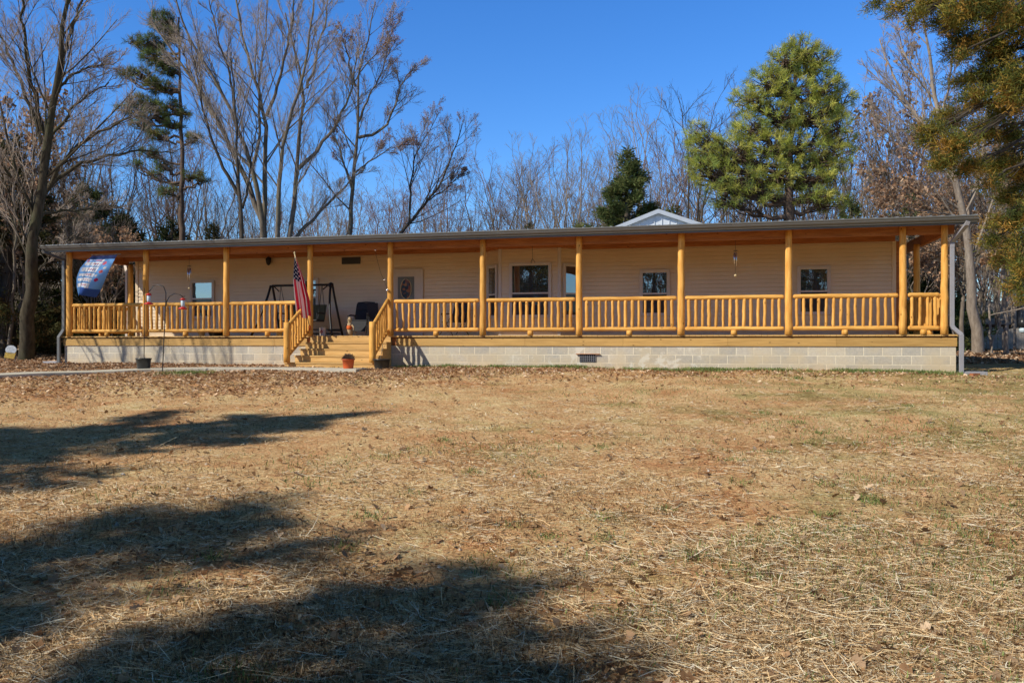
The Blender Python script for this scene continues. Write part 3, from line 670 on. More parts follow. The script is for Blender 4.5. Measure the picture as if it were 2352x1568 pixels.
# tubs and pots
def tub(X, Y, r, h, label, mat, zoff=0, name='plant_tub'):
    p = empty(name, (X, Y, gz(X, Y) + zoff), 0, label, 'plant pot')
    mb = MB(); mb.lathe((0, 0, 0), [(r * .8, 0), (r * .97, h * .9), (r * 1.06, h * .9), (r * 1.06, h), (r * .95, h), (r * .78, h * .5)], 24, False); mb.build('pot', M[mat], p, smooth=True)
    mb = MB(); mb.lathe((0, 0, h * .86), [(r * .93, 0), (r * .3, .03), (.001, .03)], 20); mb.build('soil', M['brownwood'], p)
    return p
X, Y, Z = at(330, 850, 19.3); p = tub(X, Y, .17, .27, 'black plastic tub with a thin rod rising from it, beside the walk', 'plastic_black', .03)
mb = MB(); mb.tube([(.01, 0, .2), (.015, 0, 1.9)], .009, 6); mb.build('rod', M['black'], p)
X, Y, Z = at(877, 845, 20.2); p = tub(X, Y, .21, .26, 'wide black plastic tub with a bare stick, right of the steps', 'plastic_black')
mb = MB(); mb.tube([(-.05, 0, .2), (.0, 0, .45), (.02, .01, .62)], .008, 5); mb.tube([(.0, 0, .45), (.07, 0, .58)], .005, 5); mb.build('stick', M['bark_grey'], p)
X, Y, Z = at(800, 850, 19.55); potp = tub(X, Y, .145, .22, 'orange plastic pot holding a dried brown plant, at the foot of the steps', 'terracotta', .056, 'flower_pot')
q = rng.normal(size=(900, 3)); q /= np.linalg.norm(q, axis=1)[:, None]; q[:, 2] = np.abs(q[:, 2]) * .8 - .1
base = q * np.array([.05, .05, .03]) + [0, 0, .2]; tip = np.array([0, 0, .23]) + q * np.array([.175, .175, .20]) * rng.uniform(.55, 1.0, (900, 1)); side = rng.normal(size=(900, 3)) * .004
V = np.stack([base - side, base + side, tip + side * .8, tip - side * .8], 1); F = np.arange(3600).reshape(-1, 4)
c = np.repeat((np.array([.22, .15, .11]) * rng.uniform(.5, 1.5, (900, 1)))[:, None], 4, 1)
link('dried_plant', np_mesh('dried_plant', [(V, F)], [c]), M['litter'], potp)

# wind chimes
def chime(t, d, ztop, ztube, zend, label, col_='silver', s=1.0, ring=True):
    c = thing('wind_chime', t, d, zend, label, 'wind chime', 0, 'wind chimes hanging from the porch ceiling')
    h = lambda z: z - zend
    mb = MB(); mb.tube([(0, 0, h(ztop)), (0, 0, h(ztube))], .004, 4); mb.tube([(0, 0, h(ztube)), (0, 0, 0)], .003, 4); mb.build('cord', M['black'], c)
    mb = MB(); mb.lathe((0, 0, h(ztube) - .0), [(.002, 0), (.055 * s, 0), (.055 * s, .015), (.002, .02)], 12)
    if ring: mb.tube([(.05 * math.cos(a), 0, h(ztop) - .12 + .05 * math.sin(a)) for a in np.linspace(0, 2 * PI, 13)], .01, 5, False)
    mb.build('top_plate', M['black'], c, smooth=True)
    for i in range(5):
        a = i * 2 * PI / 5 + .4; l = (.26 + .035 * i) * s
        mb = MB(); mb.tube([(.042 * s * math.cos(a), .042 * s * math.sin(a), h(ztube) - .04), (.042 * s * math.cos(a), .042 * s * math.sin(a), h(ztube) - .04 - l)], .011 * s, 7); mb.build('pipe', M[col_], c, smooth=True)
    mb = MB(); mb.lathe((0, 0, 0), [(.002, -.035), (.03, -.02), (.034, .01), (.002, .035)], 10); mb.build('wind_catcher', M['cream'], c, smooth=True)
chime(-14.44, .3, 2.5, 1.98, 1.36, 'wind chime with a black ring top, hanging near the left window')
chime(.57, .3, 2.5, 2.03, 1.44, 'silver wind chime hanging between the two right porch windows', 'silver', .85, False)
# wire with solar pendants running down to the right stair post
ln = thing('pendant_chain', -8.6, .0, 1.19, 'thin hanging chain with small silver pendants, tied to the post beside the door', 'ornament')
mb = MB(); mb.tube([(0, -.1, 1.06), (.06, -.1, .78), (.16, -.1, .44), (.26, -.1, .25), (.33, -.1, .02)], .004, 4); mb.build('wire', M['black'], ln)
for p, r in (((0, -.1, 1.06), .03), ((.26, -.1, .27), .022), ((.345, -.11, 0.0), .04)):
    mb = MB(); mb.lathe(p, [(.002, -r), (r, -.3 * r), (r, .3 * r), (.002, r)], 10); mb.build('pendant', M['silver'], ln, smooth=True)
# plant hook over the bay window
ph = thing('hanging_hook', -4.56, .8, 1.9, 'thin dark hanging wire with a small hook in front of the bay window', 'hook')
mb = MB(); mb.tube([(0, 0, .8), (0, 0, .12)], .005, 4)
for a in (0, 2.1, 4.2): mb.tube([(0, 0, .12), (.07 * math.cos(a), .07 * math.sin(a), .02), (.055 * math.cos(a), .055 * math.sin(a), 0)], .006, 5)
mb.build('wire', M['black'], ph)

# ---- national flag hanging from a slanted staff at the left stair rail
fl = thing('national_flag', -10.36, -.35, .22, 'stars and stripes flag hanging furled from a staff beside the steps', 'flag')
mb = MB(); mb.tube([(0, 0, 0), (-.12, -.18, .9), (-.245, -.36, 1.93)], .014, 8); mb.lathe((-.245, -.36, 1.93), [(.003, -.02), (.025, 0), (.02, .03), (.003, .05)], 8); mb.build('staff', M['cream'], fl, smooth=True)
mb = MB(); mb.lathe((0, 0, 0), [(.03, -.08), (.035, .02), (.025, .06)], 8); mb.build('bracket', M['orange'], fl, smooth=True)
nu, nv = 120, 131
u = np.linspace(0, 1, nu)[:, None] * np.ones((1, nv)); v = np.ones((nu, 1)) * np.linspace(0, 1, nv)[None]
wdt = np.interp(u, [0, .12, .35, .7, 1], [.05, .14, .30, .42, .42])
cen = np.interp(u, [0, .35, .7, 1], [-.235, -.17, -.10, -.07])
fold = np.sin(v * 2 * PI * 2.6 + .6 + u * 1.1)
Xf = cen + wdt * (v - .5) + .02 * fold * u
Yf = -.34 + .14 * u + (.02 + .065 * np.clip(u * 2, 0, 1)) * np.cos(v * 2 * PI * 2.6 + .5 + u * 1.4)
Zf = 1.83 - u * 1.42 - .10 * np.sin(v * PI * .9) * u - .22 * np.clip(v - .45, 0, 1) * u + .05 * np.sin(v * 9) * u
cl = np.zeros((nu, nv, 3)); stripe = (np.floor(v * 13) % 2 == 0)
cl[:] = [.78, .76, .76]; cl[stripe] = [.62, .03, .07]
can = (u < .40) & (v < .66); cl[can] = [.012, .022, .075]
a = (u / .40 * 11); b_ = (v / .66 * 9); ia = np.floor(a); ib = np.floor(b_)
star = can & ((ia + ib) % 2 == 0) & (((a - ia - .5) ** 2 + (b_ - ib - .5) ** 2) < .15); cl[star] = [.8, .8, .8]
i = np.arange(nu - 1)[:, None] * nv + np.arange(nv - 1)[None]; F = np.stack([i, i + 1, i + nv + 1, i + nv], -1).reshape(-1, 4)
link('cloth', np_mesh('flag_cloth', [(np.stack([Xf, Yf, Zf], -1), F)], [cl], True), M['cloth'], fl)
# ---- blue printed banner at the left end
bn = thing('banner_flag', -16.42, -.66, 1.10, 'blue banner with white printed bands and red dots blowing at the left porch end', 'flag')
nu, nv = 70, 60
u = np.linspace(0, 1, nu)[:, None] * np.ones((1, nv)); v = np.ones((nu, 1)) * np.linspace(0, 1, nv)[None]
xl = np.interp(u, [0, .1, .3, .55, .8, 1], [-.40, -.50, -.66, -.76, -.80, -.80]); xr = np.interp(u, [0, .3, .6, .85, 1], [.44, .22, .0, -.20, -.36])
Xf = xl + (xr - xl) * v; Zf = 1.14 - u * 1.12 + .03 * np.sin(v * 5) * u - .0 * v; Yf = -.05 + .10 * np.sin(v * 5 + u * 2.5) * (.3 + u) - .25 * np.sin(u * 2.6) * (1 - v)
cl = np.zeros((nu, nv, 3)); cl[:] = [.15, .36, .74]; cl = cl * (1 + .35 * np.sin(v * 7 + u * 4))[..., None]
cl[u < .10] = [.02, .035, .12]; cl[(u > .82) & (v > .3)] = [.04, .10, .36]  # top band painted dark as the eave's shade across the banner
for k_, (u0, u1) in enumerate(((.11, .13), (.16, .26), (.30, .41), (.45, .53), (.57, .65), (.70, .80))):
    v1 = .62 - .0 * k_; mk = (u > u0) & (u < u1 + .06 * (v - .3)) & (v > .05) & (v < v1 + .04) & ~((np.sin(v * 60 + k_ * 2) > .75) & (u > u0 + .03))
    cl[mk] = [.84, .84, .86]
    cl[(np.abs(u - (u0 + u1) / 2) < .012) & (v > .3) & (v < .55) & mk] = [.55, .2, .22]
for (uu, vv, r, cc) in ((.2, .75, .045, (.6, .12, .18)), (.4, .8, .04, (.65, .15, .15)), (.31, .85, .03, (.8, .8, .8)), (.6, .78, .04, (.5, .03, .12)), (.13, .06, .03, (.6, .2, .3)), (.5, .72, .025, (.8, .8, .8))):
    cl[((u - uu) ** 2 + ((v - vv) * .7) ** 2) < r * r] = cc
i = np.arange(nu - 1)[:, None] * nv + np.arange(nv - 1)[None]; F = np.stack([i, i + 1, i + nv + 1, i + nv], -1).reshape(-1, 4)
link('cloth', np_mesh('banner_cloth', [(np.stack([Xf, Yf, Zf], -1), F)], [cl], True), M['cloth'], bn)
mb = MB(); mb.tube([(-.42, -.06, 1.16), (.46, .04, 1.17)], .012, 6); mb.build('pole', M['black'], bn)
# small garden sign by the big tree
X, Y, Z = at(24, 830, 24.5); gs_ = empty('garden_sign', (X, Y, gz(X, Y)), .2, 'small oval sign with a white top and yellow lower panel, leaning by the big tree', 'sign')
n_ = 24; el = [(.15 * math.cos(2 * PI * q / n_), .13 * math.sin(2 * PI * q / n_)) for q in range(n_)]
mb = MB(); mb.add([(x + .02, -.02, z + .40) for x, z in el] + [(x + .02, .0, z + .40) for x, z in el], [tuple(range(n_)), tuple(reversed(range(n_, 2 * n_)))] + [(q, (q + 1) % n_, n_ + (q + 1) % n_, n_ + q) for q in range(n_)]); mb.build('face', simple('sign_white', (.6, .66, .72), .6, 0, .35, 30), gs_)
mb = MB(); mb.add([(-.17, -.02, .17), (.10, -.02, .13), (.15, -.02, .30), (-.12, -.02, .33), (-.17, 0, .17), (.10, 0, .13), (.15, 0, .30), (-.12, 0, .33)], [(0, 1, 2, 3), (4, 5, 6, 7), (0, 1, 5, 4), (1, 2, 6, 5), (2, 3, 7, 6), (3, 0, 4, 7)]); mb.build('panel', simple('sign_yellow', (.6, .42, .10), .6, 0, .3, 20), gs_)
for x in (-.17, .12):
    mb = MB(); mb.tube([(x, .01, -.02), (x + .03, .01, .32)], .014, 6); mb.build('stake', M['bark_pale'], gs_)
# splash blocks under the downspouts
for (t_, lb) in ((5.62, 'pale blue grey splash block below the right downspout'), (-18.72, 'pale grey splash block below the left downspout')):
    p = H(t_, -.15, 0); s = empty('splash_block', (p.x, p.y, gz(p.x, p.y)), -TH, lb, 'splash block')
    mb = MB(); mb.box(-.16, .30, -.10, .10, -.02, .045); mb.box(-.16, .30, -.12, -.101, -.02, .08); mb.box(-.16, .30, .101, .12, -.02, .08); mb.build('trough', M['grey_trim'], s, bevel=.006)
p = H(5.62, -.42, 0); bk = MB(); bk.box(-.1, .1, -.05, .05, -.01, .06); o = bk.build('loose_brick', simple('brick_red', (.34, .13, .06), .9), None, bevel=.005); o.location = (p.x, p.y, gz(p.x, p.y)); o.rotation_euler = (0, 0, .3); tag(o, 'single orange brick lying by the right corner of the foundation', 'brick')

exec_marker = 'woods'
# ================================================================ WOODS
def unit(v): return v / np.maximum(np.linalg.norm(v, axis=-1, keepdims=True), 1e-9)
def tubes(P, R, sides):
    """P (N,n,3) R (N,n) -> V,F"""
    Nn, n, _ = P.shape
    T = np.empty_like(P); T[:, 1:-1] = P[:, 2:] - P[:, :-2]; T[:, 0] = P[:, 1] - P[:, 0]; T[:, -1] = P[:, -1] - P[:, -2]; T = unit(T)
    ref = np.where(np.abs(T[:, :1, 2:3]) > .8, np.array([1., 0, 0]), np.array([0, 0, 1.])); ref = np.broadcast_to(ref, T.shape)
    A = unit(np.cross(T, ref)); B = np.cross(T, A)
    q = np.arange(sides) * 2 * PI / sides
    V = P[:, :, None] + (A[:, :, None] * np.cos(q)[None, None, :, None] + B[:, :, None] * np.sin(q)[None, None, :, None]) * R[:, :, None, None]
    b = (np.arange(Nn)[:, None, None] * n + np.arange(n - 1)[None, :, None]) * sides
    j = np.arange(sides)[None, None]; j2 = (j + 1) % sides
    F = np.stack([b + j, b + j2, b + sides + j2, b + sides + j], -1).reshape(-1, 4)
    return V.reshape(-1, 3), F
def sprout(P, R, k, ratio, ang, up, n=5, tmin=.25, wig=.085, rr=.6, rmin=.006, lens=None, tmax=.98, up0=0.0):
    if rmin < .0125: k = int(k * 1.45)
    Nn, m, _ = P.shape
    seg = np.linalg.norm(np.diff(P, axis=1), axis=2).sum(1)
    t = (rng.uniform(0, 1, (Nn, k)) + np.arange(k)[None]) / k * (tmax - tmin) + tmin
    f = t * (m - 1); i0 = np.clip(f.astype(int), 0, m - 2); w = (f - i0)[..., None]; r_ = np.arange(Nn)[:, None]
    p0 = P[r_, i0] * (1 - w) + P[r_, i0 + 1] * w; T = unit(P[r_, i0 + 1] - P[r_, i0]); rad = R[r_, i0] * (1 - w[..., 0]) + R[r_, i0 + 1] * w[..., 0]
    rnd = rng.normal(size=T.shape); perp = unit(rnd - (rnd * T).sum(-1, keepdims=True) * T)
    a = ang * rng.uniform(.65, 1.35, T.shape[:2])[..., None]
    d = unit(T * np.cos(a) + perp * np.sin(a) + np.array([0, 0, up0]))
    ln = (seg[:, None] if lens is None else lens) * ratio * (1.15 - .75 * t) * rng.uniform(.6, 1.3, t.shape)
    p0 = p0.reshape(-1, 3); d = d.reshape(-1, 3); ln = ln.reshape(-1); rad = rad.reshape(-1)
    Q = np.empty((len(p0), n, 3)); Q[:, 0] = p0
    for s in range(1, n):
        d = unit(d + rng.normal(size=d.shape) * wig + np.array([0, 0, up])); Q[:, s] = Q[:, s - 1] + d * (ln / (n - 1))[:, None]
    r0 = np.maximum(np.minimum(rad * .5, ln * .010 + .002), rmin)
    RR_ = r0[:, None] * np.linspace(1, .35, n)[None]; RR_ = np.maximum(RR_, rmin * .55)
    return Q, RR_
def smoothpoly(pts, n, r0, r1, jit=.0):
    pts = np.array(pts, float); s = np.r_[0, np.cumsum(np.linalg.norm(np.diff(pts, axis=0), axis=1))]; s /= s[-1]; t = np.linspace(0, 1, n)
    P = np.stack([np.interp(t, s, pts[:, q]) for q in range(3)], 1)
    for _ in range(2): P[1:-1] = (P[:-2] + 2 * P[1:-1] + P[2:]) / 4
    P[1:-1] += rng.normal(size=(n - 2, 3)) * jit
    return P, r0 + (r1 - r0) * t ** .8
def tree_obj(name, parts_wood, base, wood_mat, label, cat='tree', group=None, foliage=None, fol_name='crown', fol_mat='leaf', wood_name='trunk', limbs=None, twigs=False):
    b = np.array(base)
    root = empty(name, base, 0, label, cat, group)
    V = [(v - b, f) for v, f in parts_wood]
    link(wood_name, np_mesh(wood_name, V, smooth=True), M[wood_mat], root)
    if limbs:
        if twigs and len(limbs) > 1:
            link('branches', np_mesh('branches', [(v - b, f) for v, f in limbs[:1]], smooth=True), M[wood_mat], root); link('twigs', np_mesh('twigs', [(v - b, f) for v, f in limbs[1:]], smooth=True), M['twig'], root)
        else: link('branches', np_mesh('branches', [(v - b, f) for v, f in limbs], smooth=True), M[wood_mat], root)
    if foliage: link(fol_name, np_mesh(fol_name, [(v.reshape(-1, 3) - b, f) for v, f, c in foliage], [c for v, f, c in foliage]), M[fol_mat], root)
    return root
def leaf_quads(C, n_per, ln, wd, spread, cols, droop=0., outward=None, flat=0.0):
    """C (N,3) clump centres; quads scattered round each"""
    Nn = len(C); c = np.repeat(C, n_per, 0); m = len(c)
    dirs = unit(rng.normal(size=(m, 3)) * np.array([1, 1, 1 - flat]) + (np.repeat(outward, n_per, 0) if outward is not None else 0) + np.array([0, 0, -droop]))
    pos = c + rng.normal(size=(m, 3)) * spread
    side = unit(np.cross(dirs, rng.normal(size=(m, 3)))); l = ln * rng.uniform(.6, 1.3, (m, 1)); w = wd * rng.uniform(.6, 1.3, (m, 1))
    V = np.stack([pos - side * w * .5, pos + side * w * .5, pos + dirs * l + side * w * .4, pos + dirs * l - side * w * .4], 1)
    F = np.arange(m * 4).reshape(-1, 4)
    cols = np.array(cols); base = cols[rng.integers(0, len(cols), Nn)] * rng.uniform(.6, 1.4, (Nn, 1)); cc = np.repeat(base, n_per, 0) * rng.uniform(.65, 1.35, (m, 1))
    return V, F, np.repeat(cc[:, None], 4, 1)

def hero(stems, Y, specs, jit=.03, depth=1.0, buds=None, budn=0):
    """stems: list of (pixel polyline, r0, r1). returns wood parts, limbs parts, tips"""
    P0 = []; R0 = []
    for pts, r0, r1 in stems:
        dd = rng.uniform(-1, 1) * depth
        q = [at(x, y, Y + dd * (i / max(1, len(pts) - 1))) for i, (x, y) in enumerate(pts)]
        P, R = smoothpoly(q, 16, r0 * .82, r1 * .7, jit); P0.append(P); R0.append(R)
    P0 = np.array(P0); R0 = np.array(R0)
    wood_ = [tubes(P0, R0, 9)]; limbs = []; P, R = P0, R0; tips = []
    for s in specs:
        P, R = sprout(P, R, **s); limbs.append(tubes(P, R, 5 if len(limbs) == 0 else 3)); tips.append(P)
    return wood_, limbs, tips
SP = lambda k, ratio, ang=.55, up=.10, **kw: dict(k=k, ratio=ratio, ang=ang, up=up, **kw)

# big bare maple left of the house
st = [([(60, 836), (62, 760), (70, 680), (76, 600), (82, 500), (98, 420), (106, 330), (122, 250), (132, 180), (150, 60), (168, -60)], .30, .06),
      ([(80, 479), (120, 410), (166, 345), (215, 310), (262, 287), (300, 270)], .11, .03),
      ([(98, 438), (150, 395), (216, 363), (312, 343), (403, 353)], .10, .02),
      ([(126, 232), (140, 170), (150, 110), (166, 60), (201, -30)], .10, .04),
      ([(98, 300), (80, 220), (62, 150), (55, 60), (50, -30)], .10, .04),
      ([(96, 330), (65, 230), (35, 151), (0, 75), (-30, 20)], .09, .03),
      ([(80, 479), (50, 440), (20, 400), (-30, 330)], .09, .03),
      ([(118, 230), (160, 176), (210, 150), (262, 150)], .07, .02),
      ([(84, 500), (130, 488), (200, 480), (282, 479)], .07, .015),
      ([(108, 330), (150, 270), (200, 220), (250, 190)], .08, .02),
      ([(70, 650), (100, 600), (150, 560), (200, 540)], .05, .012)]
w_, l_, tp = hero(st, 26, [SP(13, .38, .6, .10, tmin=.2, rmin=.013), SP(8, .55, .55, .06, rmin=.007), SP(6, .55, .55, .03, rmin=.005)], depth=2.5)
b0 = at(60, 832, 26); b0 = (b0[0], b0[1], gz(b0[0], b0[1]))
tree_obj('maple_tree', w_, b0, 'bark_mossy_shaded', 'large bare maple with spreading limbs standing left of the porch', limbs=l_, twigs=True)

# multi-stemmed maple behind the steps
st = [([(610, 640), (607, 549), (600, 504), (575, 428), (544, 363), (504, 282), (464, 212), (428, 161), (383, 100), (343, 40)], .20, .04),
      ([(607, 600), (606, 530), (596, 460), (580, 383), (544, 282), (524, 237), (484, 166), (438, 101), (403, 10), (395, -40)], .17, .04),
      ([(607, 600), (607, 520), (606, 460), (610, 353), (612, 267), (595, 217), (570, 131), (544, 30), (535, -40)], .17, .05),
      ([(612, 267), (640, 191), (665, 91), (678, -20)], .10, .04),
      ([(640, 640), (635, 547), (640, 454), (650, 312), (670, 252), (700, 170), (715, 80), (722, -20)], .16, .04),
      ([(660, 640), (665, 545), (680, 428), (688, 287), (706, 202), (680, 126), (655, 30)], .17, .04),
      ([(672, 580), (678, 542), (746, 474), (800, 425), (840, 380)], .12, .03),
      ([(685, 388), (731, 343), (786, 267), (811, 192), (818, 120)], .12, .03),
      ([(706, 202), (726, 136), (746, 50), (755, -30)], .08, .03),
      ([(580, 383), (600, 300), (590, 200), (610, 100), (615, 0)], .09, .03),
      ([(504, 282), (470, 240), (420, 130), (410, 60)], .07, .02),
      ([(544, 282), (530, 180), (500, 90), (480, 0)], .08, .03)]
w_, l_, tp = hero(st, 36, [SP(17, .30, .55, .08, tmin=.25, rmin=.013), SP(7, .55, .45, .09, rmin=.008), SP(6, .6, .5, .04, rmin=.0055)], depth=3)
b0 = at(640, 640, 36); b0 = (b0[0], b0[1], gz(b0[0], b0[1])); w_.append(tubes(np.array([smoothpoly([(b0[0], b0[1], b0[2] - .2), at(640, 640, 36)], 4, .3, .28)[0]]), np.full((1, 4), .3), 9))
tree_obj('maple_tree', w_, b0, 'bark_grey', 'many stemmed bare maple fanning out behind the roof above the steps', limbs=l_, twigs=True)
# slim bare tree left of it
st = [([(555, 640), (555, 549), (557, 479), (545, 420), (543, 300), (540, 200), (530, 120)], .13, .03), ([(549, 449), (504, 373), (474, 282), (455, 200), (440, 100)], .10, .02), ([(557, 479), (570, 420), (580, 330), (600, 270)], .07, .02)]
w_, l_, tp = hero(st, 33, [SP(12, .28, .45, .12, tmin=.3, rmin=.012), SP(6, .5, .5, .08, rmin=.008), SP(4, .5, .5, .05, rmin=.005)], depth=1.5)
b0 = at(555, 640, 33); tree_obj('slim_tree', w_, b0, 'bark_dark', 'slim dark bare tree just left of the many stemmed maple', limbs=l_, twigs=True)
# budding tree
st = [([(800, 640), (802, 540), (805, 480), (812, 400), (820, 320), (826, 250), (816, 190), (830, 150), (848, 80), (862, 5)], .17, .03),
      ([(824, 316), (870, 305), (895, 280), (910, 240), (922, 190), (955, 150)], .10, .03), ([(810, 430), (790, 380), (775, 330), (762, 290)], .07, .02),
      ([(816, 200), (798, 130), (785, 60)], .08, .02), ([(824, 280), (850, 220), (880, 160), (900, 100)], .08, .02), ([(812, 400), (850, 370), (900, 340), (950, 330)], .06, .015), ([(812, 190), (840, 150), (890, 90), (905, 40)], .05, .02)]
w_, l_, tp = hero(st, 40, [SP(15, .36, .65, .08, tmin=.25, rmin=.013), SP(7, .55, .5, .08, rmin=.008), SP(6, .6, .5, .05, rmin=.006)], depth=2)
bud = tp[2][:, 1:].reshape(-1, 3); bud = bud[rng.choice(len(bud), min(9000, len(bud)), False)]
b0 = at(800, 640, 40); tree_obj('budding_tree', w_, b0, 'bark_grey', 'tall tree with reddish budding crown behind the middle of the roof', limbs=l_, twigs=True, foliage=[leaf_quads(bud[:5200], 1, .05, .03, .05, [(.30, .12, .09), (.34, .18, .13)])], fol_name='buds')
# leaning tree
st = [([(890, 570), (918, 540), (960, 485), (1005, 440), (1022, 400), (1050, 330), (1062, 285)], .13, .03), ([(940, 512), (944, 420), (952, 350), (985, 300), (1002, 270)], .08, .02), ([(985, 460), (1030, 430), (1070, 390)], .05, .015)]
w_, l_, tp = hero(st, 42, [SP(15, .42, .6, .12, tmin=.2, rmin=.013), SP(7, .55, .55, .08, rmin=.008), SP(6, .6, .55, .05, rmin=.006)], depth=2)
bud = tp[2][:, 1:].reshape(-1, 3); bud = bud[rng.choice(len(bud), min(5000, len(bud)), False)]
b0 = at(860, 620, 42); w_.append(tubes(np.array([smoothpoly([b0, at(890, 570, 42)], 4, .13, .13)[0]]), np.full((1, 4), .14), 8)); tree_obj('leaning_tree', w_, b0, 'bark_dark', 'small tree leaning right over the roof line, with reddish twig tips', limbs=l_, twigs=True, foliage=[leaf_quads(bud[:2600], 1, .05, .03, .04, [(.30, .12, .09), (.30, .17, .13)])], fol_name='buds')

# pines
PINE = [(.075, .105, .03), (.11, .13, .035), (.16, .13, .045), (.07, .095, .04)]
def pine(name, Y, trunk, tr, ells, label, clumps, base, cols=PINE, ln=.20, npc=26, brown=0):
    tp_ = [at(x, y, Y) for x, y in trunk]; P, R = smoothpoly(tp_, 22, tr, .04, .03)
    wood_ = [tubes(P[None], R[None], 9)]; cs = []; ends = []
    A = sum(e[2] * e[3] for e in ells)
    for (x, y, rx, ry) in ells:
        c = np.array(at(x, y, Y)); k = FX / Y; n = max(6, int(clumps * rx * ry / A)); dz = rng.uniform(-1, 1) * .3
        q = unit(rng.normal(size=(n, 3))) * rng.uniform(.55, 1.0, (n, 1)) ** .5
        rr = np.array([rx / k, max(rx, ry) / k * 1.1, ry / k]); pts = c + q * rr
        cs.append((pts, q)); ends.append(c)
    # limbs from the trunk to every lobe, then to the clumps
    ends = np.array(ends); hh = P[:, 2]
    att = np.clip(ends[:, 2] - np.abs(ends[:, 0] - np.interp(ends[:, 2], hh, P[:, 0])) * .35, hh[0], hh[-1] - .3)
    a = np.stack([np.interp(att, hh, P[:, q]) for q in range(3)], 1); a[:, 2] = att
    t = np.linspace(0, 1, 8)[None, :, None]; LP = a[:, None] * (1 - t) + ends[:, None] * t; LP[:, :, 2] += (np.sin(t[..., 0] * PI) * -.12) * np.linalg.norm(ends - a, axis=1)[:, None]
    LP[:, 1:-1] += rng.normal(size=LP[:, 1:-1].shape) * .06; LR = np.linspace(tr * .42, tr * .16, 8)[None] * np.ones((len(LP), 1))
    limbs = [tubes(LP, LR, 6)]
    for (pts, q), lp in zip(cs, LP):
        i0 = rng.integers(3, 8, len(pts)); a = lp[i0]; t = np.linspace(0, 1, 5)[None, :, None]; BP_ = a[:, None] * (1 - t) + pts[:, None] * t
        BP_[:, 1:-1] += rng.normal(size=BP_[:, 1:-1].shape) * .07; limbs.append(tubes(BP_, np.linspace(.035, .012, 5)[None] * np.ones((len(pts), 1)), 3))
    C = np.concatenate([p for p, _ in cs]); O = unit(np.concatenate([q for _, q in cs]) + np.array([0, 0, .6])) * 1.0
    # second ring of tufts beside each clump end
    
    fol = [leaf_quads(C, int(npc * 1.5), ln * 1.1, .0125 * (Y / 34), .05, cols, outward=O * .8)]
    return tree_obj(name, wood_, base, 'bark_pine', label, foliage=fol, fol_name='needles', limbs=limbs)
e_ = [(1840, 130, 50, 45), (1800, 150, 45, 45), (1880, 150, 40, 45), (1760, 195, 50, 42), (1890, 205, 40, 45), (1820, 215, 60, 45), (1720, 235, 45, 35), (1780, 270, 60, 40), (1870, 270, 60, 45), (1930, 240, 30, 40),
      (1925, 300, 40, 45), (1720, 300, 45, 35), (1600, 305, 28, 26), (1620, 345, 48, 40), (1680, 350, 50, 35), (1760, 345, 60, 40), (1840, 345, 60, 40), (1910, 355, 50, 35), (1640, 405, 55, 35), (1700, 415, 60, 35), (1780, 405, 60, 35),
      (1860, 410, 55, 32), (1920, 395, 35, 30), (1670, 450, 50, 25), (1760, 450, 45, 22), (1860, 450, 50, 25), (1610, 380, 40, 30), (1900, 460, 50, 22)]
pine('loblolly_pine', 34, [(1815, 640), (1815, 505), (1812, 430), (1815, 350), (1820, 220), (1838, 90)], .26, e_, 'big rounded green pine rising behind the right half of the house', 1550, at(1815, 640, 34),
     [(.34, .39, .08), (.44, .46, .10), (.54, .52, .13), (.27, .34, .10)])
e_ = [(372, 50, 26, 22), (395, 80, 22, 20), (345, 100, 30, 18), (305, 98, 16, 8), (360, 135, 35, 16), (385, 160, 26, 14), (325, 172, 28, 12), (285, 168, 12, 8), (365, 200, 34, 14), (330, 235, 34, 14), (290, 248, 24, 10), (390, 245, 26, 12), (355, 265, 36, 12),
      (322, 285, 24, 10), (400, 285, 22, 9), (360, 310, 28, 10), (452, 318, 20, 9), (425, 262, 14, 8), (340, 350, 24, 9), (372, 380, 20, 8), (445, 402, 22, 8), (467, 415, 10, 5), (385, 440, 20, 8), (352, 400, 14, 7), (310, 380, 16, 6)]
pine('tall_pine', 38, [(417, 640), (418, 540), (417, 300), (412, 150), (411, 40)], .16, e_, 'tall thin trunked pine with sparse tufts behind the left half of the roof', 620, at(417, 640, 38),
     [(.13, .18, .06), (.18, .21, .06), (.24, .20, .08), (.12, .17, .07)], npc=24)

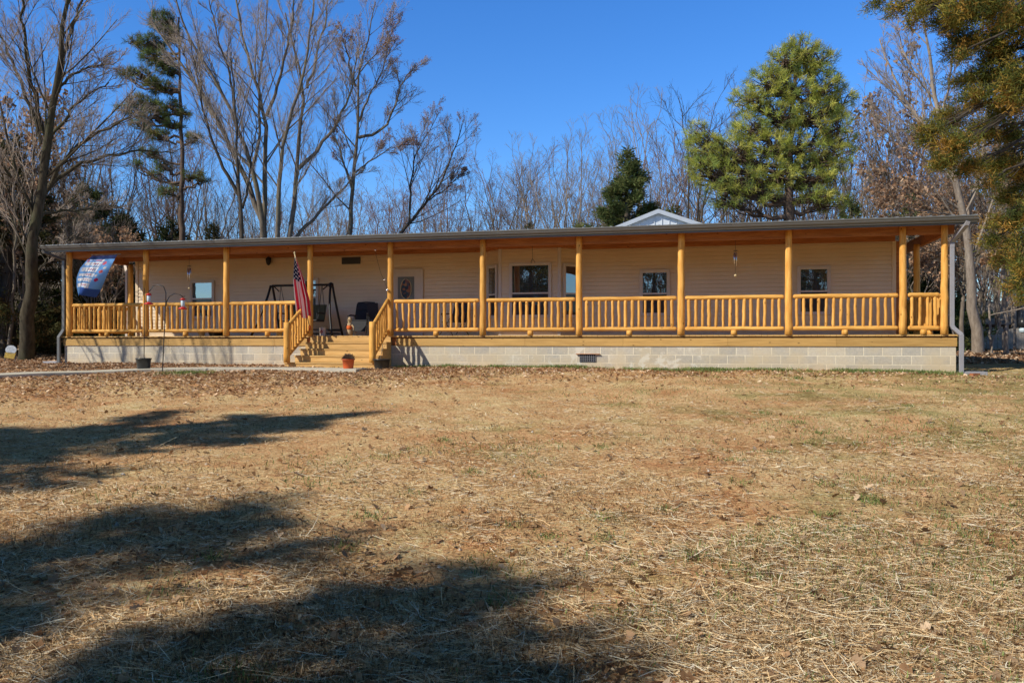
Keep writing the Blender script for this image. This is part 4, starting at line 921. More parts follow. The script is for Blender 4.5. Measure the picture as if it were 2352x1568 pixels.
# cedars: conical crown of drooping sprays
def cedar(name, X, Y, h, r, label, n=2600, cols=((.08, .115, .04), (.115, .15, .05), (.16, .17, .06)), ragged=.45, group=None, z0=None, low=.03, npc=16, ln=.16, wd=.035):
    z0 = gz(X, Y) if z0 is None else z0
    f = low + (1 - low) * (1 - np.sqrt(1 - rng.uniform(0, .999, n))); f = np.clip(f, 0, .995)
    a = rng.uniform(0, 2 * PI, n); lob = 1 + ragged * np.sin(a * 5 + f * 23) * .5 + rng.normal(0, ragged * .45, n)
    rad = r * (1 - f) ** .8 * np.clip(lob, .3, 1.6) * rng.uniform(.45, 1, n) ** .5
    nb_ = 110; bf = np.linspace(low, .985, nb_); ba = rng.uniform(0, 2 * PI, nb_); bl = rng.uniform(1 - ragged, 1 + ragged * .5, nb_)
    bi = np.clip((f - low) / (1 - low) * nb_ + rng.normal(0, 1.2, n), 0, nb_ - 1).astype(int); f = bf[bi]; q_ = rng.uniform(.15, 1, n) ** .6
    Rb = (r * (1 - f) ** 1.05 * bl[bi] + .02); rad = Rb * q_; a = ba[bi] + rng.normal(0, .20, n) * (1.3 - q_)
    C = np.stack([X + rad * np.cos(a), Y + rad * np.sin(a), z0 + h * f + Rb * (.25 * q_ ** 2 - .18 * q_) + rng.normal(0, .05, n)], 1)
    O = np.stack([np.cos(a), np.sin(a), np.full(n, .5)], 1)
    P, R = smoothpoly([(X, Y, z0 - .1), (X, Y, z0 + h * .6), (X, Y, z0 + h * .98)], 8, r * .07 + .03, .015)
    k = 90; fi = np.linspace(.08, .93, k); ai = rng.uniform(0, 2 * PI, k); ri = r * (1 - fi) * .8
    bp = np.stack([np.stack([X + ri * t * np.cos(ai), Y + ri * t * np.sin(ai), z0 + h * fi - ri * .1 * t + ri * .2 * t * t], 1) for t in (0.02, .5, 1)], 1)
    return tree_obj(name, [tubes(P[None], R[None], 8)], (X, Y, z0), 'bark_dark', label, foliage=[leaf_quads(C, npc, ln, wd, .09, cols, outward=O, droop=0)], group=group, limbs=[tubes(bp, np.linspace(.03, .008, 3)[None] * np.ones((k, 1)), 4)])
def cedar_px(name, x, ytop, Y, hw, label, ybase_z=None, **k):
    X, _, zt = at(x, ytop, Y); z0 = gz(X, Y); return cedar(name, X, Y, zt - z0, hw * 2.1 / FX * Y, label, **k)
cedar_px('cedar_tree', 1440, 333, 33, 118, 'dark pointed cedar behind the roof, left of the metal gable', n=5600)
cedar_px('cedar_tree', 1545, 462, 37, 85, 'low olive cedar top showing behind the metal gable', n=1800, cols=((.06, .07, .022), (.09, .09, .03)))
cedar_px('cedar_tree', 15, 285, 30, 150, 'dark cedar behind the large left maple at the edge', n=3600, cols=((.05, .06, .022), (.08, .08, .03), (.13, .09, .035)), ragged=.6)
cedar_px('cedar_tree', 200, 410, 39, 150, 'broad dark cedar left of the tall thin pine', n=3400, cols=((.05, .07, .025), (.08, .09, .03)), ragged=.6)
cedar_px('cedar_tree', 280, 470, 34, 95, 'dark cedar showing through the left porch opening behind the blue banner', n=3000, cols=((.045, .065, .022), (.08, .085, .03)), ragged=.5)
cedar_px('cedar_tree', 395, 490, 42, 90, 'low cedar at the foot of the tall thin pine', n=1800, cols=((.03, .045, .018), (.06, .06, .025)))
cedar_px('cedar_tree', 490, 505, 46, 60, 'small cedar between the tall pine and the slim dark tree', n=1400, cols=((.04, .05, .02), (.08, .07, .03)))
cedar_px('cedar_tree', 1955, 440, 44, 90, 'dark cedar low behind the big rounded pine, right side', n=1800)
cedar_px('cedar_tree', 2090, 400, 46, 90, 'dark cedar beyond the right end of the roof', n=1800)
cedar_px('cedar_tree', 2130, 560, 40, 70, 'dark green cedar seen between the last two porch posts', n=1600)
cedar_px('cedar_tree', 1215, 500, 50, 45, 'small rounded evergreen top behind the middle of the roof', n=900, cols=((.07, .08, .03), (.1, .1, .04)))

# near cedar at the right edge: hanging sprays, trunk outside the frame
def near_cedar():
    Yc = 13.0
    ells = [(2010, 6, 26, 10), (2060, 18, 40, 14), (2100, 40, 30, 22), (2130, 10, 50, 25), (2180, 50, 60, 40), (2250, 20, 80, 45), (2330, 40, 60, 60), (2230, 100, 70, 35), (2300, 120, 60, 45), (2200, 130, 30, 18),
            (2270, 180, 80, 35), (2340, 190, 45, 55), (2200, 190, 28, 12), (2240, 225, 55, 22), (2310, 250, 55, 30), (2180, 270, 45, 26), (2140, 305, 40, 22), (2190, 330, 50, 30), (2250, 300, 45, 35), (2320, 310, 50, 40),
            (2170, 370, 45, 24), (2225, 385, 40, 22), (2290, 380, 50, 35), (2345, 390, 30, 60), (2270, 425, 24, 16), (2320, 450, 35, 28), (2350, 500, 30, 50), (2300, 510, 30, 18), (2330, 560, 34, 28), (2275, 555, 22, 12), (2300, 600, 30, 12), (2350, 610, 30, 35), (2335, 650, 24, 22), (2360, 680, 20, 20),
            (2430, 100, 70, 120), (2450, 300, 60, 100)]
    X0, _, _ = at(2500, 500, Yc + .6); z0 = gz(X0, Yc + .6); k = FX / Yc
    P, R = smoothpoly([(X0, Yc + .6, z0 - .1), (X0 - .1, Yc + .6, 5), (X0, Yc + .6, 10)], 12, .26, .06, .03)
    A = sum(e[2] * e[3] for e in ells); C = []; O = []; E = []
    for x, y, rx, ry in ells:
        n = max(14, int(2200 * rx * ry / A)); dy = rng.uniform(-.8, 1.2); c = np.array(at(x, y, Yc + dy)); E.append(c)
        q = unit(rng.normal(size=(n, 3))) * rng.uniform(.2, 1.0, (n, 1)); C.append(c + q * np.array([rx / k, .35, ry / k])); O.append(q * .6 + [0, 0, .25] + [-.4, 0, 0])
    E = np.array(E); a = np.stack([np.full(len(E), X0), np.full(len(E), Yc + .6), np.clip(E[:, 2] + .35 * np.abs(E[:, 0] - X0), z0, 9.9)], 1)
    t = np.linspace(0, 1, 8)[None, :, None]; LP = a[:, None] * (1 - t) + E[:, None] * t; LP[:, :, 2] += np.sin(t[..., 0] * PI) * .2; LP[:, 1:-1] += rng.normal(size=LP[:, 1:-1].shape) * .04
    limbs = [tubes(LP, np.linspace(.045, .012, 8)[None] * np.ones((len(E), 1)), 6)]
    for c, lp in zip(C, LP):
        m = len(c) // 2; i0 = rng.integers(3, 8, m); s = lp[i0]; mid = (s + c[:m]) / 2 + rng.normal(size=(m, 3)) * .03
        limbs.append(tubes(np.stack([s, mid, c[:m]], 1), np.array([[.009, .006, .003]]) * np.ones((m, 1)), 3))
    C = np.concatenate(C); O = np.concatenate(O)
    cols = ((.16, .18, .04), (.10, .13, .035), (.34, .24, .05), (.42, .25, .06), (.26, .24, .05), (.13, .15, .04))
    tree_obj('cedar_tree', [tubes(P[None], R[None], 10)], (X0, Yc + .6, z0), 'bark_dark', 'near cedar with rusty brown and dark green sprays hanging in at the right edge', foliage=[leaf_quads(C, 44, .065, .0095, .055, cols, outward=O)], limbs=limbs)
near_cedar()

# pale bare oak right of the house with clinging brown leaves
st = [([(2246, 806), (2238, 740), (2232, 680), (2226, 600), (2218, 530), (2212, 470), (2200, 410), (2172, 353), (2150, 240), (2128, 110), (2118, 30)], .27, .04),
      ([(2218, 530), (2240, 440), (2260, 330), (2270, 220), (2280, 120)], .12, .04), ([(2205, 430), (2140, 330), (2080, 230), (2040, 150), (2020, 90)], .11, .03), ([(2175, 360), (2110, 270), (2050, 210), (1990, 160)], .08, .02),
      ([(2200, 410), (2130, 370), (2060, 330), (2000, 260)], .08, .02), ([(2150, 240), (2100, 170), (2070, 110), (2060, 60)], .06, .02), ([(2212, 480), (2150, 450), (2080, 440), (1990, 420)], .08, .02),
      ([(2215, 500), (2160, 490), (2090, 480), (2020, 470)], .06, .015), ([(2226, 600), (2190, 590), (2150, 600), (2110, 610)], .06, .015), ([(2228, 640), (2260, 600), (2300, 580), (2340, 590)], .06, .015), ([(2160, 290), (2180, 200), (2190, 100), (2185, 20)], .07, .02)]
w_, l_, tp = hero(st, 31, [SP(11, .36, .5, .10, tmin=.25, rmin=.013), SP(6, .55, .5, .07, rmin=.008), SP(5, .5, .5, .04, rmin=.006)], depth=2)
lf = tp[1][:, 2:].reshape(-1, 3); lf = lf[lf[:, 2] < EYE + (787 - 330) / FX * 31]; lf = lf[rng.choice(len(lf), min(1700, len(lf)), False)]
b0 = at(2246, 806, 31); b0 = (b0[0], b0[1], gz(b0[0], b0[1]) - .05)
BR = [(.40, .26, .17), (.34, .20, .12), (.46, .32, .21), (.26, .15, .09)]
tree_obj('oak_tree', w_, b0, 'bark_pale', 'pale barked oak with clinging brown leaves right of the house', limbs=l_, twigs=True, foliage=[leaf_quads(lf, 2, .12, .08, .08, BR, droop=.4)], fol_name='dead_leaves')

# generic bare trees: eight kinds, copied
def bare_tree(h, r, spread, lv, wood_mat, leaf=0, leafcols=BR, rmin=.010, forks=0, thin=1.0, budsize=.11):
    fk = h * rng.uniform(.22, .34); P1, R1 = smoothpoly([(0, 0, -.1), (rng.normal() * .1, rng.normal() * .1, fk * .6), (rng.normal() * .2, rng.normal() * .2, fk)], 14, r, r * .75, .01)
    P = [P1]; R = [R1]; nl = int(rng.integers(3, 6)); a0 = rng.uniform(0, 6.28)
    for q in range(nl):
        an = a0 + q * 6.28 / nl + rng.normal() * .3; rad = h * rng.uniform(.08, .26) * min(1.0, spread * 2.3); top = h * rng.uniform(.82, 1.0); e = P1[-1]
        Pq, Rq = smoothpoly([e, e + np.array([math.cos(an) * rad * .35, math.sin(an) * rad * .35, (top - fk) * .3]), (math.cos(an + .3) * rad * .7, math.sin(an + .3) * rad * .7, fk + (top - fk) * .65), (math.cos(an) * rad, math.sin(an) * rad, top)], 14, r * rng.uniform(.4, .62), .012, .05)
        P.append(Pq); R.append(Rq)
    P = np.array(P); R = np.array(R)
    wd = [tubes(P, R, 7)]; limbs = []; tips = []; P = P[1:]; R = R[1:]
    sp = [SP(int(9 * thin), spread, .65, .09, tmin=.12, rmin=rmin * 1.5, n=7), SP(4, .6, .55, .06, rmin=rmin * .85, n=5), SP(4, .65, .55, .02, rmin=rmin * .62, n=4)][:lv]
    for s in sp: P, R = sprout(P, R, **s); limbs.append(tubes(P, R, 4 if not limbs else 3)); tips.append(P)
    fol = None
    if leaf:
        q = tips[-1][:, 1:].reshape(-1, 3); q = q[rng.choice(len(q), min(leaf, len(q)), False)]; fol = leaf_quads(q, 2, budsize, budsize * .65, .07, leafcols, droop=.4)
    me_t = np_mesh('trunk', wd, smooth=True); me_t.materials.append(M[wood_mat]); me_b = np_mesh('branches', limbs, smooth=True); me_b.materials.append(M[wood_mat])
    me_l = None
    if fol: me_l = np_mesh('dead_leaves', [(fol[0].reshape(-1, 3), fol[1])], [fol[2]]); me_l.materials.append(M['leaf'])
    return me_t, me_b, me_l
KINDS = [('bare_tree', 'grey bare tree', bare_tree(13, .16, .40, 3, 'bark_grey')), ('bare_tree', 'pale bare tree', bare_tree(13, .14, .38, 3, 'bark_pale')),
         ('bare_tree', 'dark bare tree', bare_tree(12, .15, .44, 3, 'bark_dark')), ('bare_tree', 'pinkish budding tree', bare_tree(12, .14, .40, 3, 'bark_red', 900, [(.30, .17, .13), (.26, .15, .11)], budsize=.05)),
         ('leafy_oak', 'brown leaved young oak', bare_tree(8, .11, .42, 3, 'bark_grey', 750)), ('leafy_oak', 'brown leaved slender beech', bare_tree(6, .06, .40, 3, 'bark_pale', 700, [(.5, .32, .2), (.42, .26, .16)])),
         ('sapling', 'thin bare sapling', bare_tree(5.5, .045, .40, 3, 'bark_grey', 0, rmin=.006, thin=.8)), ('sapling', 'thin pale sapling', bare_tree(4.5, .035, .45, 3, 'bark_pale', 0, rmin=.005, thin=.8))]
def where(x):
    for a, s in ((60, 'at the left edge'), (145, 'left of the porch by the big maple'), (330, 'behind the left end of the porch'), (520, 'near the tall thin pine'), (700, 'behind the many stemmed maple'), (860, 'behind the budding tree'), (1080, 'behind the leaning tree'),
                 (1250, 'behind the middle of the roof'), (1400, 'left of the dark pointed cedar'), (1600, 'behind the metal gable'), (1800, 'behind the big pine on its left'), (1990, 'behind the big pine on its right'), (2180, 'beyond the right end of the porch'), (2290, 'behind the pale oak'), (9999, 'at the right edge beyond the shed')):
        if x < a: return s
seen = {}
def put_tree(kind, x, Y, s, rz_, X=None):
    nm_, lab, (a, b, c) = KINDS[kind]
    if X is None: X = at(x, 0, Y)[0]
    far = 'far ' if Y > 62 else ''
    label = f'{far}{lab} {where(x)}'; seen[label] = seen.get(label, 0) + 1
    root = empty(nm_, (X, Y, gz(X, Y)), rz_, label, 'tree', f'{far}{lab}s {where(x)}'); root.scale = (s * 1.0, s * 1.0, s)
    link('trunk', a, None, root); link('branches', b, None, root)
    if c: link('dead_leaves', c, None, root)
    return root
# back row: rising behind the roof
R_ = random.Random(5)
for x in range(-40, 2440, 40):
    Y = R_.uniform(46, 58); ytop = np.interp(x, [0, 450, 520, 900, 1080, 1120, 1400, 1520, 1600, 1700, 2000, 2352], [330, 350, 440, 430, 420, 390, 390, 340, 300, 300, 280, 250]) + R_.choice([-70, -30, 0, 20, 50, 70]) + R_.uniform(-15, 15)
    k = R_.choice([0, 1, 2, 3, 0, 1] if x < 1950 else [0, 1, 3, 4, 4, 1]); hh = {0: 13, 1: 13, 2: 12, 3: 12, 4: 8, 5: 6}[k]
    X = at(x, 0, Y)[0]; s = (EYE + (787 - ytop) / FX * Y - gz(X, Y)) / hh * 1.10
    put_tree(k, x + R_.uniform(-15, 15), Y, max(.5, s), R_.uniform(0, 6.28))
for x in range(-20, 2420, 75):
    Y = R_.uniform(64, 78); ytop = np.interp(x, [0, 450, 520, 1080, 1400, 1600, 2352], [400, 420, 460, 450, 430, 390, 360]) + R_.uniform(-30, 40)
    k = R_.choice([0, 1, 3, 1]); hh = 12.6; X = at(x, 0, Y)[0]; s = (EYE + (787 - ytop) / FX * Y - gz(X, Y)) / hh * 1.06
    put_tree(k, x, Y, s, R_.uniform(0, 6.28))
# understory on the left slope and right of the house
for i in range(26):
    x = R_.uniform(-60, 330); Y = R_.uniform(29, 44); put_tree(R_.choice([6, 7, 6, 5, 4, 7]), x, Y, R_.uniform(.7, 1.25), R_.uniform(0, 6.28))
for x, Y, s, k in ((2105, 36, .95, 5), (2140, 42, 1.1, 4), (2185, 38, .9, 5), (2210, 36, 1.0, 4), (2395, 36, 1.1, 4), (2276, 33, .95, 7), (2308, 34, 1.3, 7), (2160, 47, 1.0, 4), (2260, 46, 1.0, 4), (2120, 50, 1.4, 5), (2340, 48, 1.2, 4)):
    put_tree(k, x, Y, s, R_.uniform(0, 6.28))
# two slim trunks before the far shed, one at the left of the maple
for (pts, Y, r, lb, mt) in (([(2277, 812), (2276, 740), (2275, 690), (2280, 600), (2270, 500)], 33, .07, 'slim pale trunk before the shed fence, nearer the oak', 'bark_pale'), ([(2313, 812), (2310, 740), (2305, 680), (2300, 560), (2310, 450)], 33, .10, 'thicker pale trunk before the shed fence, at the right', 'bark_pale'),
                        ([(22, 840), (24, 760), (30, 640), (34, 520), (28, 400)], 28, .09, 'slim mossy trunk just left of the large maple', 'bark_grey'), ([(158, 820), (159, 740), (160, 690), (150, 600), (165, 500)], 33, .05, 'thin dark trunk between the large maple and the porch', 'bark_dark')):
    w_, l_, tp = hero([(pts, r, r * .4)], Y, [SP(8, .3, .6, .1, tmin=.45, rmin=.012), SP(5, .5, .6, .05, rmin=.007), SP(4, .5, .6, .03, rmin=.005)])
    b0 = at(pts[0][0], pts[0][1], Y); tree_obj('slim_tree', w_, b0, mt, lb, limbs=l_)
# far wood that closes the view
def far_wood():
    q = []
    for i in range(520):
        a = rng.uniform(-.9, .9); Yf_ = rng.uniform(85, 125); X = a * Yf_; h = rng.uniform(5, 10); z = gz(X, Yf_)
        q.append([(X, Yf_, z), (X + rng.normal() * .4, Yf_, z + h * .5), (X + rng.normal() * .8, Yf_, z + h)])
    P = np.array(q); R = np.linspace(.14, .05, 3)[None] * np.ones((len(P), 1)); parts = [tubes(P, R, 4)]
    P, R = sprout(P, R, 16, .35, .6, .1, n=4, rmin=.03); parts.append(tubes(P, R, 3)); P, R = sprout(P, R, 5, .5, .6, .05, n=3, rmin=.022); parts.append(tubes(P, R, 3))
    o = link('distant_wood', np_mesh('distant_wood', parts), M['bark_red']); tag(o, 'hazy mass of distant bare woods beyond the yard', 'woods', kind='stuff')
far_wood()
back = bpy.data.objects['distant_wood'].copy(); col.objects.link(back); back.rotation_euler = (0, 0, PI); back.location = (0, 30, -2.5); back.scale = (1, 1, 1.5); back['label'] = 'mass of bare woods far behind the viewer, mirrored low in the windows'
# trees outside the frame on the left and behind the viewer: their shadows cross the lawn and they mirror in the windows
SHC = ((.035, .05, .018), (.05, .065, .022))
cedar('cedar_tree', -15.4, 3.2, 12.6, 6.4, 'tall cedar left of the view whose long shadow lies across the lawn below the walk', n=2900, cols=SHC, ragged=.9, low=.22, ln=.2, wd=.06)
def shadow_pine(X, Y, h, r, label, n, lo=.45, seed=0):
    z0 = gz(X, Y); P, R = smoothpoly([(X, Y, z0 - .1), (X + .1, Y, z0 + h * .5), (X, Y, z0 + h)], 12, .24, .05, .03)
    k = 30 if lo < .45 else 15; f = np.linspace(lo, .97, k) if k == 15 else np.sort(rng.uniform(lo, .98, k)); a = rng.uniform(0, 2 * PI, k) if k == 30 else np.arange(k) * 2.4 + rng.normal(0, .4, k); ln = r * (1.05 - f) ** .5 * rng.uniform(.7, 1.25, k)
    t = np.linspace(0, 1, 7)[None, :, None]; s = np.stack([np.full(k, X), np.full(k, Y), z0 + h * f], 1); e = s + np.stack([np.cos(a) * ln, np.sin(a) * ln, ln * .25], 1)
    LP = s[:, None] * (1 - t) + e[:, None] * t; LP[:, 1:] += rng.normal(size=LP[:, 1:].shape) * .05; C = []
    m = n // k
    for l in LP: i0 = rng.integers(2, 7, m); C.append(l[i0] + rng.normal(size=(m, 3)) * (np.array([.28, .28, .16]) if k == 30 else np.array([.30, .30, .07])))
    C = np.concatenate(C)
    return tree_obj('pine_tree', [tubes(P[None], R[None], 9)], (X, Y, z0), 'bark_pine', label, foliage=[leaf_quads(C, 20, .2, .045, .10, PINE)], fol_name='needles', limbs=[tubes(LP, np.linspace(.06, .015, 7)[None] * np.ones((k, 1)), 5)])
shadow_pine(-12.4, -3.7, 11.2, 3.0, 'open crowned pine behind the viewer on the left, shading the near lawn', 520, .46)
shadow_pine(-13.9, -1.9, 11.2, 2.6, 'second pine behind the viewer on the left, shading the lawn corner', 440, .46)
shadow_pine(-14.2, -3.9, 10.2, 2.6, 'third lower pine behind the viewer on the left, beside the second', 560, .46)
cedar('cedar_tree', -8.8, -18, 12.5, 7, 'broad cedar behind the viewer mirrored in the window right of the bay', n=2200, cols=SHC)
cedar('cedar_tree', 2.8, -21, 14, 8, 'broad cedar behind the viewer mirrored in the rightmost window', n=2200, cols=SHC)
shadow_pine(-19.7, -14.9, 11.5, 2.6, 'pine behind the viewer mirrored in the left of the bay window', 1500, .25)
shadow_pine(-16.9, -16.9, 9.4, 2.3, 'lower pine behind the viewer mirrored in the right of the bay window', 1300, .25)
shadow_pine(-2.5, -28, 14, 4.5, 'pine behind the viewer mirrored in the bay window', 1600, .25)
shadow_pine(9, -22, 15, 5, 'wide pine behind the viewer mirrored in the right windows', 1600, .25)
shadow_pine(15, -16, 12, 5, 'pine behind the viewer far to the right', 1500, .2)
for (X, Y, s, k) in ((-16.8, 19.6, .8, 0), (-15.6, 17.8, .85, 2), (-9, -24, .9, 0), (3, -28, 1.0, 2), (-16, -18, 1, 0)):
    nm_, lab, _ = KINDS[k]; r = put_tree(k, 0, Y, s, X * 1.7, X=X)
    r['label'] = {(-16.8): 'bare tree left of the view casting branch shadows on the block wall', (-15.6): 'darker bare tree left of the view near the porch corner', -9: 'bare tree behind the viewer to the left', 3: 'dark bare tree straight behind the viewer', -16: 'bare tree far behind the viewer on the left'}[X]; del r['group']

# ---- neighbouring shed with a mossy shingle roof and its board fence
X0, Y0, _ = at(2330, 800, 50)
sh = empty('shed', (X0, Y0, gz(X0, Y0)), -.12, 'dark weathered shed with a low shingled roof beyond the right end of the house', 'shed')
mb = MB(); mb.box(-5, 5, 0, 4.5, -.3, 1.75); mb.build('wall', M['brownwood'], sh)
mb = MB(); mb.add([(-5.6, -.7, 1.45), (5.6, -.7, 1.45), (5.2, 2.2, 2.85), (-5.2, 2.2, 2.85), (-5.6, -.7, 1.33), (5.6, -.7, 1.33), (5.6, 5.2, 1.4), (-5.6, 5.2, 1.4)], [(0, 1, 2, 3), (4, 5, 1, 0), (3, 2, 6, 7), (1, 5, 6, 2), (0, 3, 7, 4), (4, 7, 6, 5)]); mb.build('roof', M['shingle'], sh)
for q in (-3, 0.2, 3.2):
    mb = MB(); mb.box(q, q + 1.2, -.03, -.004, .1, 1.5); mb.build('opening', M['dark'], sh)
fx0 = at(2185, 0, 43)[0]; fn = empty('board_fence', (fx0, 43, gz(fx0, 43)), 0, 'grey weathered upright board fence in front of the dark shed', 'fence')
mb = MB(); x = 0
for i in range(46):
    w = R_.uniform(.12, .15); h = 1.12 + R_.uniform(-.06, .08); z = gz(fx0 + x, 43) - gz(fx0, 43)
    if i in (9, 10, 24, 31): x += w; continue
    mb.box(x, x + w - .012, R_.uniform(0, .015), .03, z - .1, z + h); x += w
mb.build('boards', simple('grey_boards', (.30, .27, .24), .9, 0, .35, 4), fn)
mb = MB(); mb.box(0, x, .031, .07, .25, .33); mb.box(0, x, .031, .07, .85, .93); mb.build('rails', M['brownwood'], fn)
# leaning dead limb and a small hanging feeder at the right border
lb0 = [at(2228, 786, 24), at(2262, 781, 24), at(2300, 772, 24), at(2352, 765, 24), at(2420, 752, 24)]
lb0 = [at(2228, 700 + 86, 24)]; A_ = [at(2238, 915 / 1.0 - 0, 24)] 
pts = [at((2076 + zx / 2.613) * .79032, (600 + zy / 2.613) * .79032, 27) for zx, zy in ((2095, 826), (2150, 815), (2210, 800), (2290, 790), (2360, 768), (2500, 735))]
P, R = smoothpoly(pts, 12, .018, .035, .01); v, f = tubes(P[None], R[None], 6); o = link('dead_limb', np_mesh('dead_limb', [(v, f)], smooth=True), M['bark_pale']); tag(o, 'long thin pale dead limb slanting across before the shed roof', 'branch')
X, Y, Z = at((2076 + 2342 / 2.613) * .79032, (600 + 930 / 2.613) * .79032, 24)
bf = empty('bird_feeder', (X, Y, Z), 0, 'small pale blue bird feeder with a dark dome hanging at the right edge', 'bird feeder')
mb = MB(); mb.lathe((0, 0, -.12), [(.02, 0), (.09, .03), (.10, .12), (.06, .15)], 12); mb.build('tray', M['paleblue'], bf, smooth=True)
mb = MB(); mb.lathe((0, 0, .06), [(.03, 0), (.12, .02), (.10, .18), (.02, .28)], 12); mb.tube([(0, 0, .3), (0, 0, 3)], .006, 4); mb.build('dome', M['plastic_black'], bf, smooth=True)

# ================================================================ LITTER ON THE GROUND
def footprint(X, Y):         # inside the house/steps/walk?
    t = X * C_ - Y * S_; d = X * S_ + Y * C_ - D0
    inh = (t > TL - .02) & (t < TR + .02) & (d > -.01); st_ = (t > SL - .05) & (t < SR + .05) & (d > -1.22)
    wx = np.array([p[0] for p in wk]); wy = np.array([p[1] for p in wk]); yc = np.interp(X, wx, wy)
    on = (np.abs(Y - yc) < .55) & (X < wx[-1]) 
    return inh | st_ | on
def patch(X, Y, s=1.0, ph=0.0):
    return (np.sin(X * 1.3 * s + ph + 1.7 * np.sin(Y * .9 * s + ph)) + np.sin(Y * 1.7 * s - .5 * X * s + ph * 2) + np.sin(X * 3.1 * s + Y * 2.3 * s + ph) * .6 + np.sin(X * .5 * s - Y * 4.1 * s) * .5) / 3.1
def frustum_pts(n, y0, y1, power=1.0, margin=1.12):
    q = rng.uniform(0, 1, n) ** power
    inv = 1 / y1 + (1 / y0 - 1 / y1) * q; Y = 1 / inv; X = rng.uniform(-.64, .64, n) * Y * margin
    return X, Y
def blades(X, Y, ln, wd, yaw, pitch, lift, cols, tipz=0):
    m = len(X); Z = ground_z(X, Y) + lift
    d = np.stack([np.cos(yaw) * np.cos(pitch), np.sin(yaw) * np.cos(pitch), np.sin(pitch)], 1); roll = rng.uniform(-.75, .75, m)
    s = np.stack([-np.sin(yaw) * np.cos(roll), np.cos(yaw) * np.cos(roll), np.sin(roll)], 1)
    p = np.stack([X, Y, Z], 1); l = ln[:, None]; w = wd[:, None]
    mid = p + d * l * .5 + np.stack([rng.normal(0, 1, m), rng.normal(0, 1, m), np.zeros(m)], 1) * l * .05
    V = np.stack([p - s * w * .5, p + s * w * .5, mid + s * w * .5, mid - s * w * .5, p + d * l + s * w * .3, p + d * l - s * w * .3], 1)
    b = np.arange(m)[:, None] * 6; F = np.concatenate([b + [0, 1, 2, 3], b + [3, 2, 4, 5]])
    return V.reshape(-1, 3), F, np.repeat(cols[:, None], 6, 1).reshape(-1, 3)
def pick(cols, n, lo=.7, hi=1.3): c = np.array(cols); return c[rng.integers(0, len(c), n)] * rng.uniform(lo, hi, (n, 1))
# straw
X, Y = frustum_pts(640000, 2.6, 22, .80, 1.4)
keep = (patch(X, Y, 1, .3) + .9 * patch(X, Y, 3.3, 2.) + rng.normal(0, .26, len(X)) > -.02) & ~footprint(X, Y); X, Y = X[keep], Y[keep]; n = len(X)
ln_ = rng.gamma(2.6, .022, n) + .015; ln_ *= np.where(rng.random(n) < .03, 2.1, 1); wd_ = rng.uniform(.0014, .0034, n) * (1 + Y * .075)
yaw = rng.normal(-.25, 1.0, n) + PI * (rng.random(n) < .5)
V, F, c = blades(X, Y, ln_, wd_, yaw, rng.normal(.05, .14, n), rng.uniform(.001, .022, n), pick([(.92, .73, .45), (.95, .84, .61), (.74, .51, .28), (.46, .29, .15), (.86, .65, .38), (.95, .89, .72), (.88, .62, .34), (.26, .15, .07)], n, .8, 1.08))
tag(link('straw', np_mesh('straw', [(V, F)], [c]), M['litter']), 'pale cut straw and dead grass strewn over the lawn', 'straw', kind='stuff')
# coarse pale stalks lying one way in the near lawn
X, Y = frustum_pts(5200, 2.4, 8.5, .9); k = (patch(X, Y, 2.2, 9.) + rng.normal(0, .25, len(X)) > .15) & ((X > -.5) | (rng.random(len(X)) < .35)); X, Y = X[k], Y[k]; n = len(X)
V0, F0, c0 = blades(X, Y, rng.uniform(.07, .24, n), rng.uniform(.003, .0055, n), rng.normal(-.55, .28, n) + PI * (rng.random(n) < .5), rng.normal(.02, .05, n), rng.uniform(.012, .03, n), pick([(.93, .78, .50), (.95, .86, .64), (.80, .60, .34)], n, .85, 1.05))
tag(link('straw_stalks', np_mesh('straw_stalks', [(V0, F0)], [c0]), M['litter']), 'coarse pale straw stalks lying in the near lawn', 'straw', kind='stuff')
# upright stubble
X, Y = frustum_pts(130000, 2.6, 19, .75, 1.35); keep = (patch(X, Y, 1.4, 2.) + rng.normal(0, .4, len(X)) > .1) & ~footprint(X, Y); X, Y = X[keep], Y[keep]; n = len(X)
V1, F1, c1 = blades(X, Y, rng.uniform(.02, .07, n), rng.uniform(.002, .004, n) * (1 + Y * .06), rng.uniform(0, 6.28, n), rng.uniform(.5, 1.4, n), np.zeros(n), pick([(.30, .18, .08), (.45, .30, .15), (.14, .085, .04)], n))
tag(link('dead_stubble', np_mesh('dead_stubble', [(V1, F1)], [c1]), M['litter']), 'short upright dead grass stubble in the lawn', 'grass', kind='stuff')
# green grass: tufts to the right, along the foundation
X, Y = frustum_pts(230000, 2.6, 21, .85, 1.35); g = patch(X, Y, .8, 4.) + .5 * patch(X, Y, 2.7, 1.) + .065 * np.clip(X, -6, 8) + rng.normal(0, .26, len(X))
keep = (g > np.interp(Y, [3, 8, 13], [.78, .66, .52])) & ~footprint(X, Y); X, Y = X[keep], Y[keep]
t_ = rng.uniform(-7.9, TR + .1, 26000); d_ = -np.abs(rng.normal(0, .30, 26000)) - .02; k2 = patch(t_ * 2, d_, 1.5, 1) + rng.normal(0, .3, 26000) > -.1; t_, d_ = t_[k2], d_[k2]
X = np.r_[X, t_ * C_ + (d_ + D0) * S_]; Y = np.r_[Y, -t_ * S_ + (d_ + D0) * C_]
tx, ty = frustum_pts(150, 2.8, 17, .9); kk = (tx > -.5 + rng.normal(0, 1.2, 150)) & ~footprint(tx, ty); tx, ty = tx[kk], ty[kk]; X = np.r_[X, (tx[:, None] + rng.normal(0, .07, (len(tx), 70))).ravel()]; Y = np.r_[Y, (ty[:, None] + rng.normal(0, .07, (len(tx), 70))).ravel()]
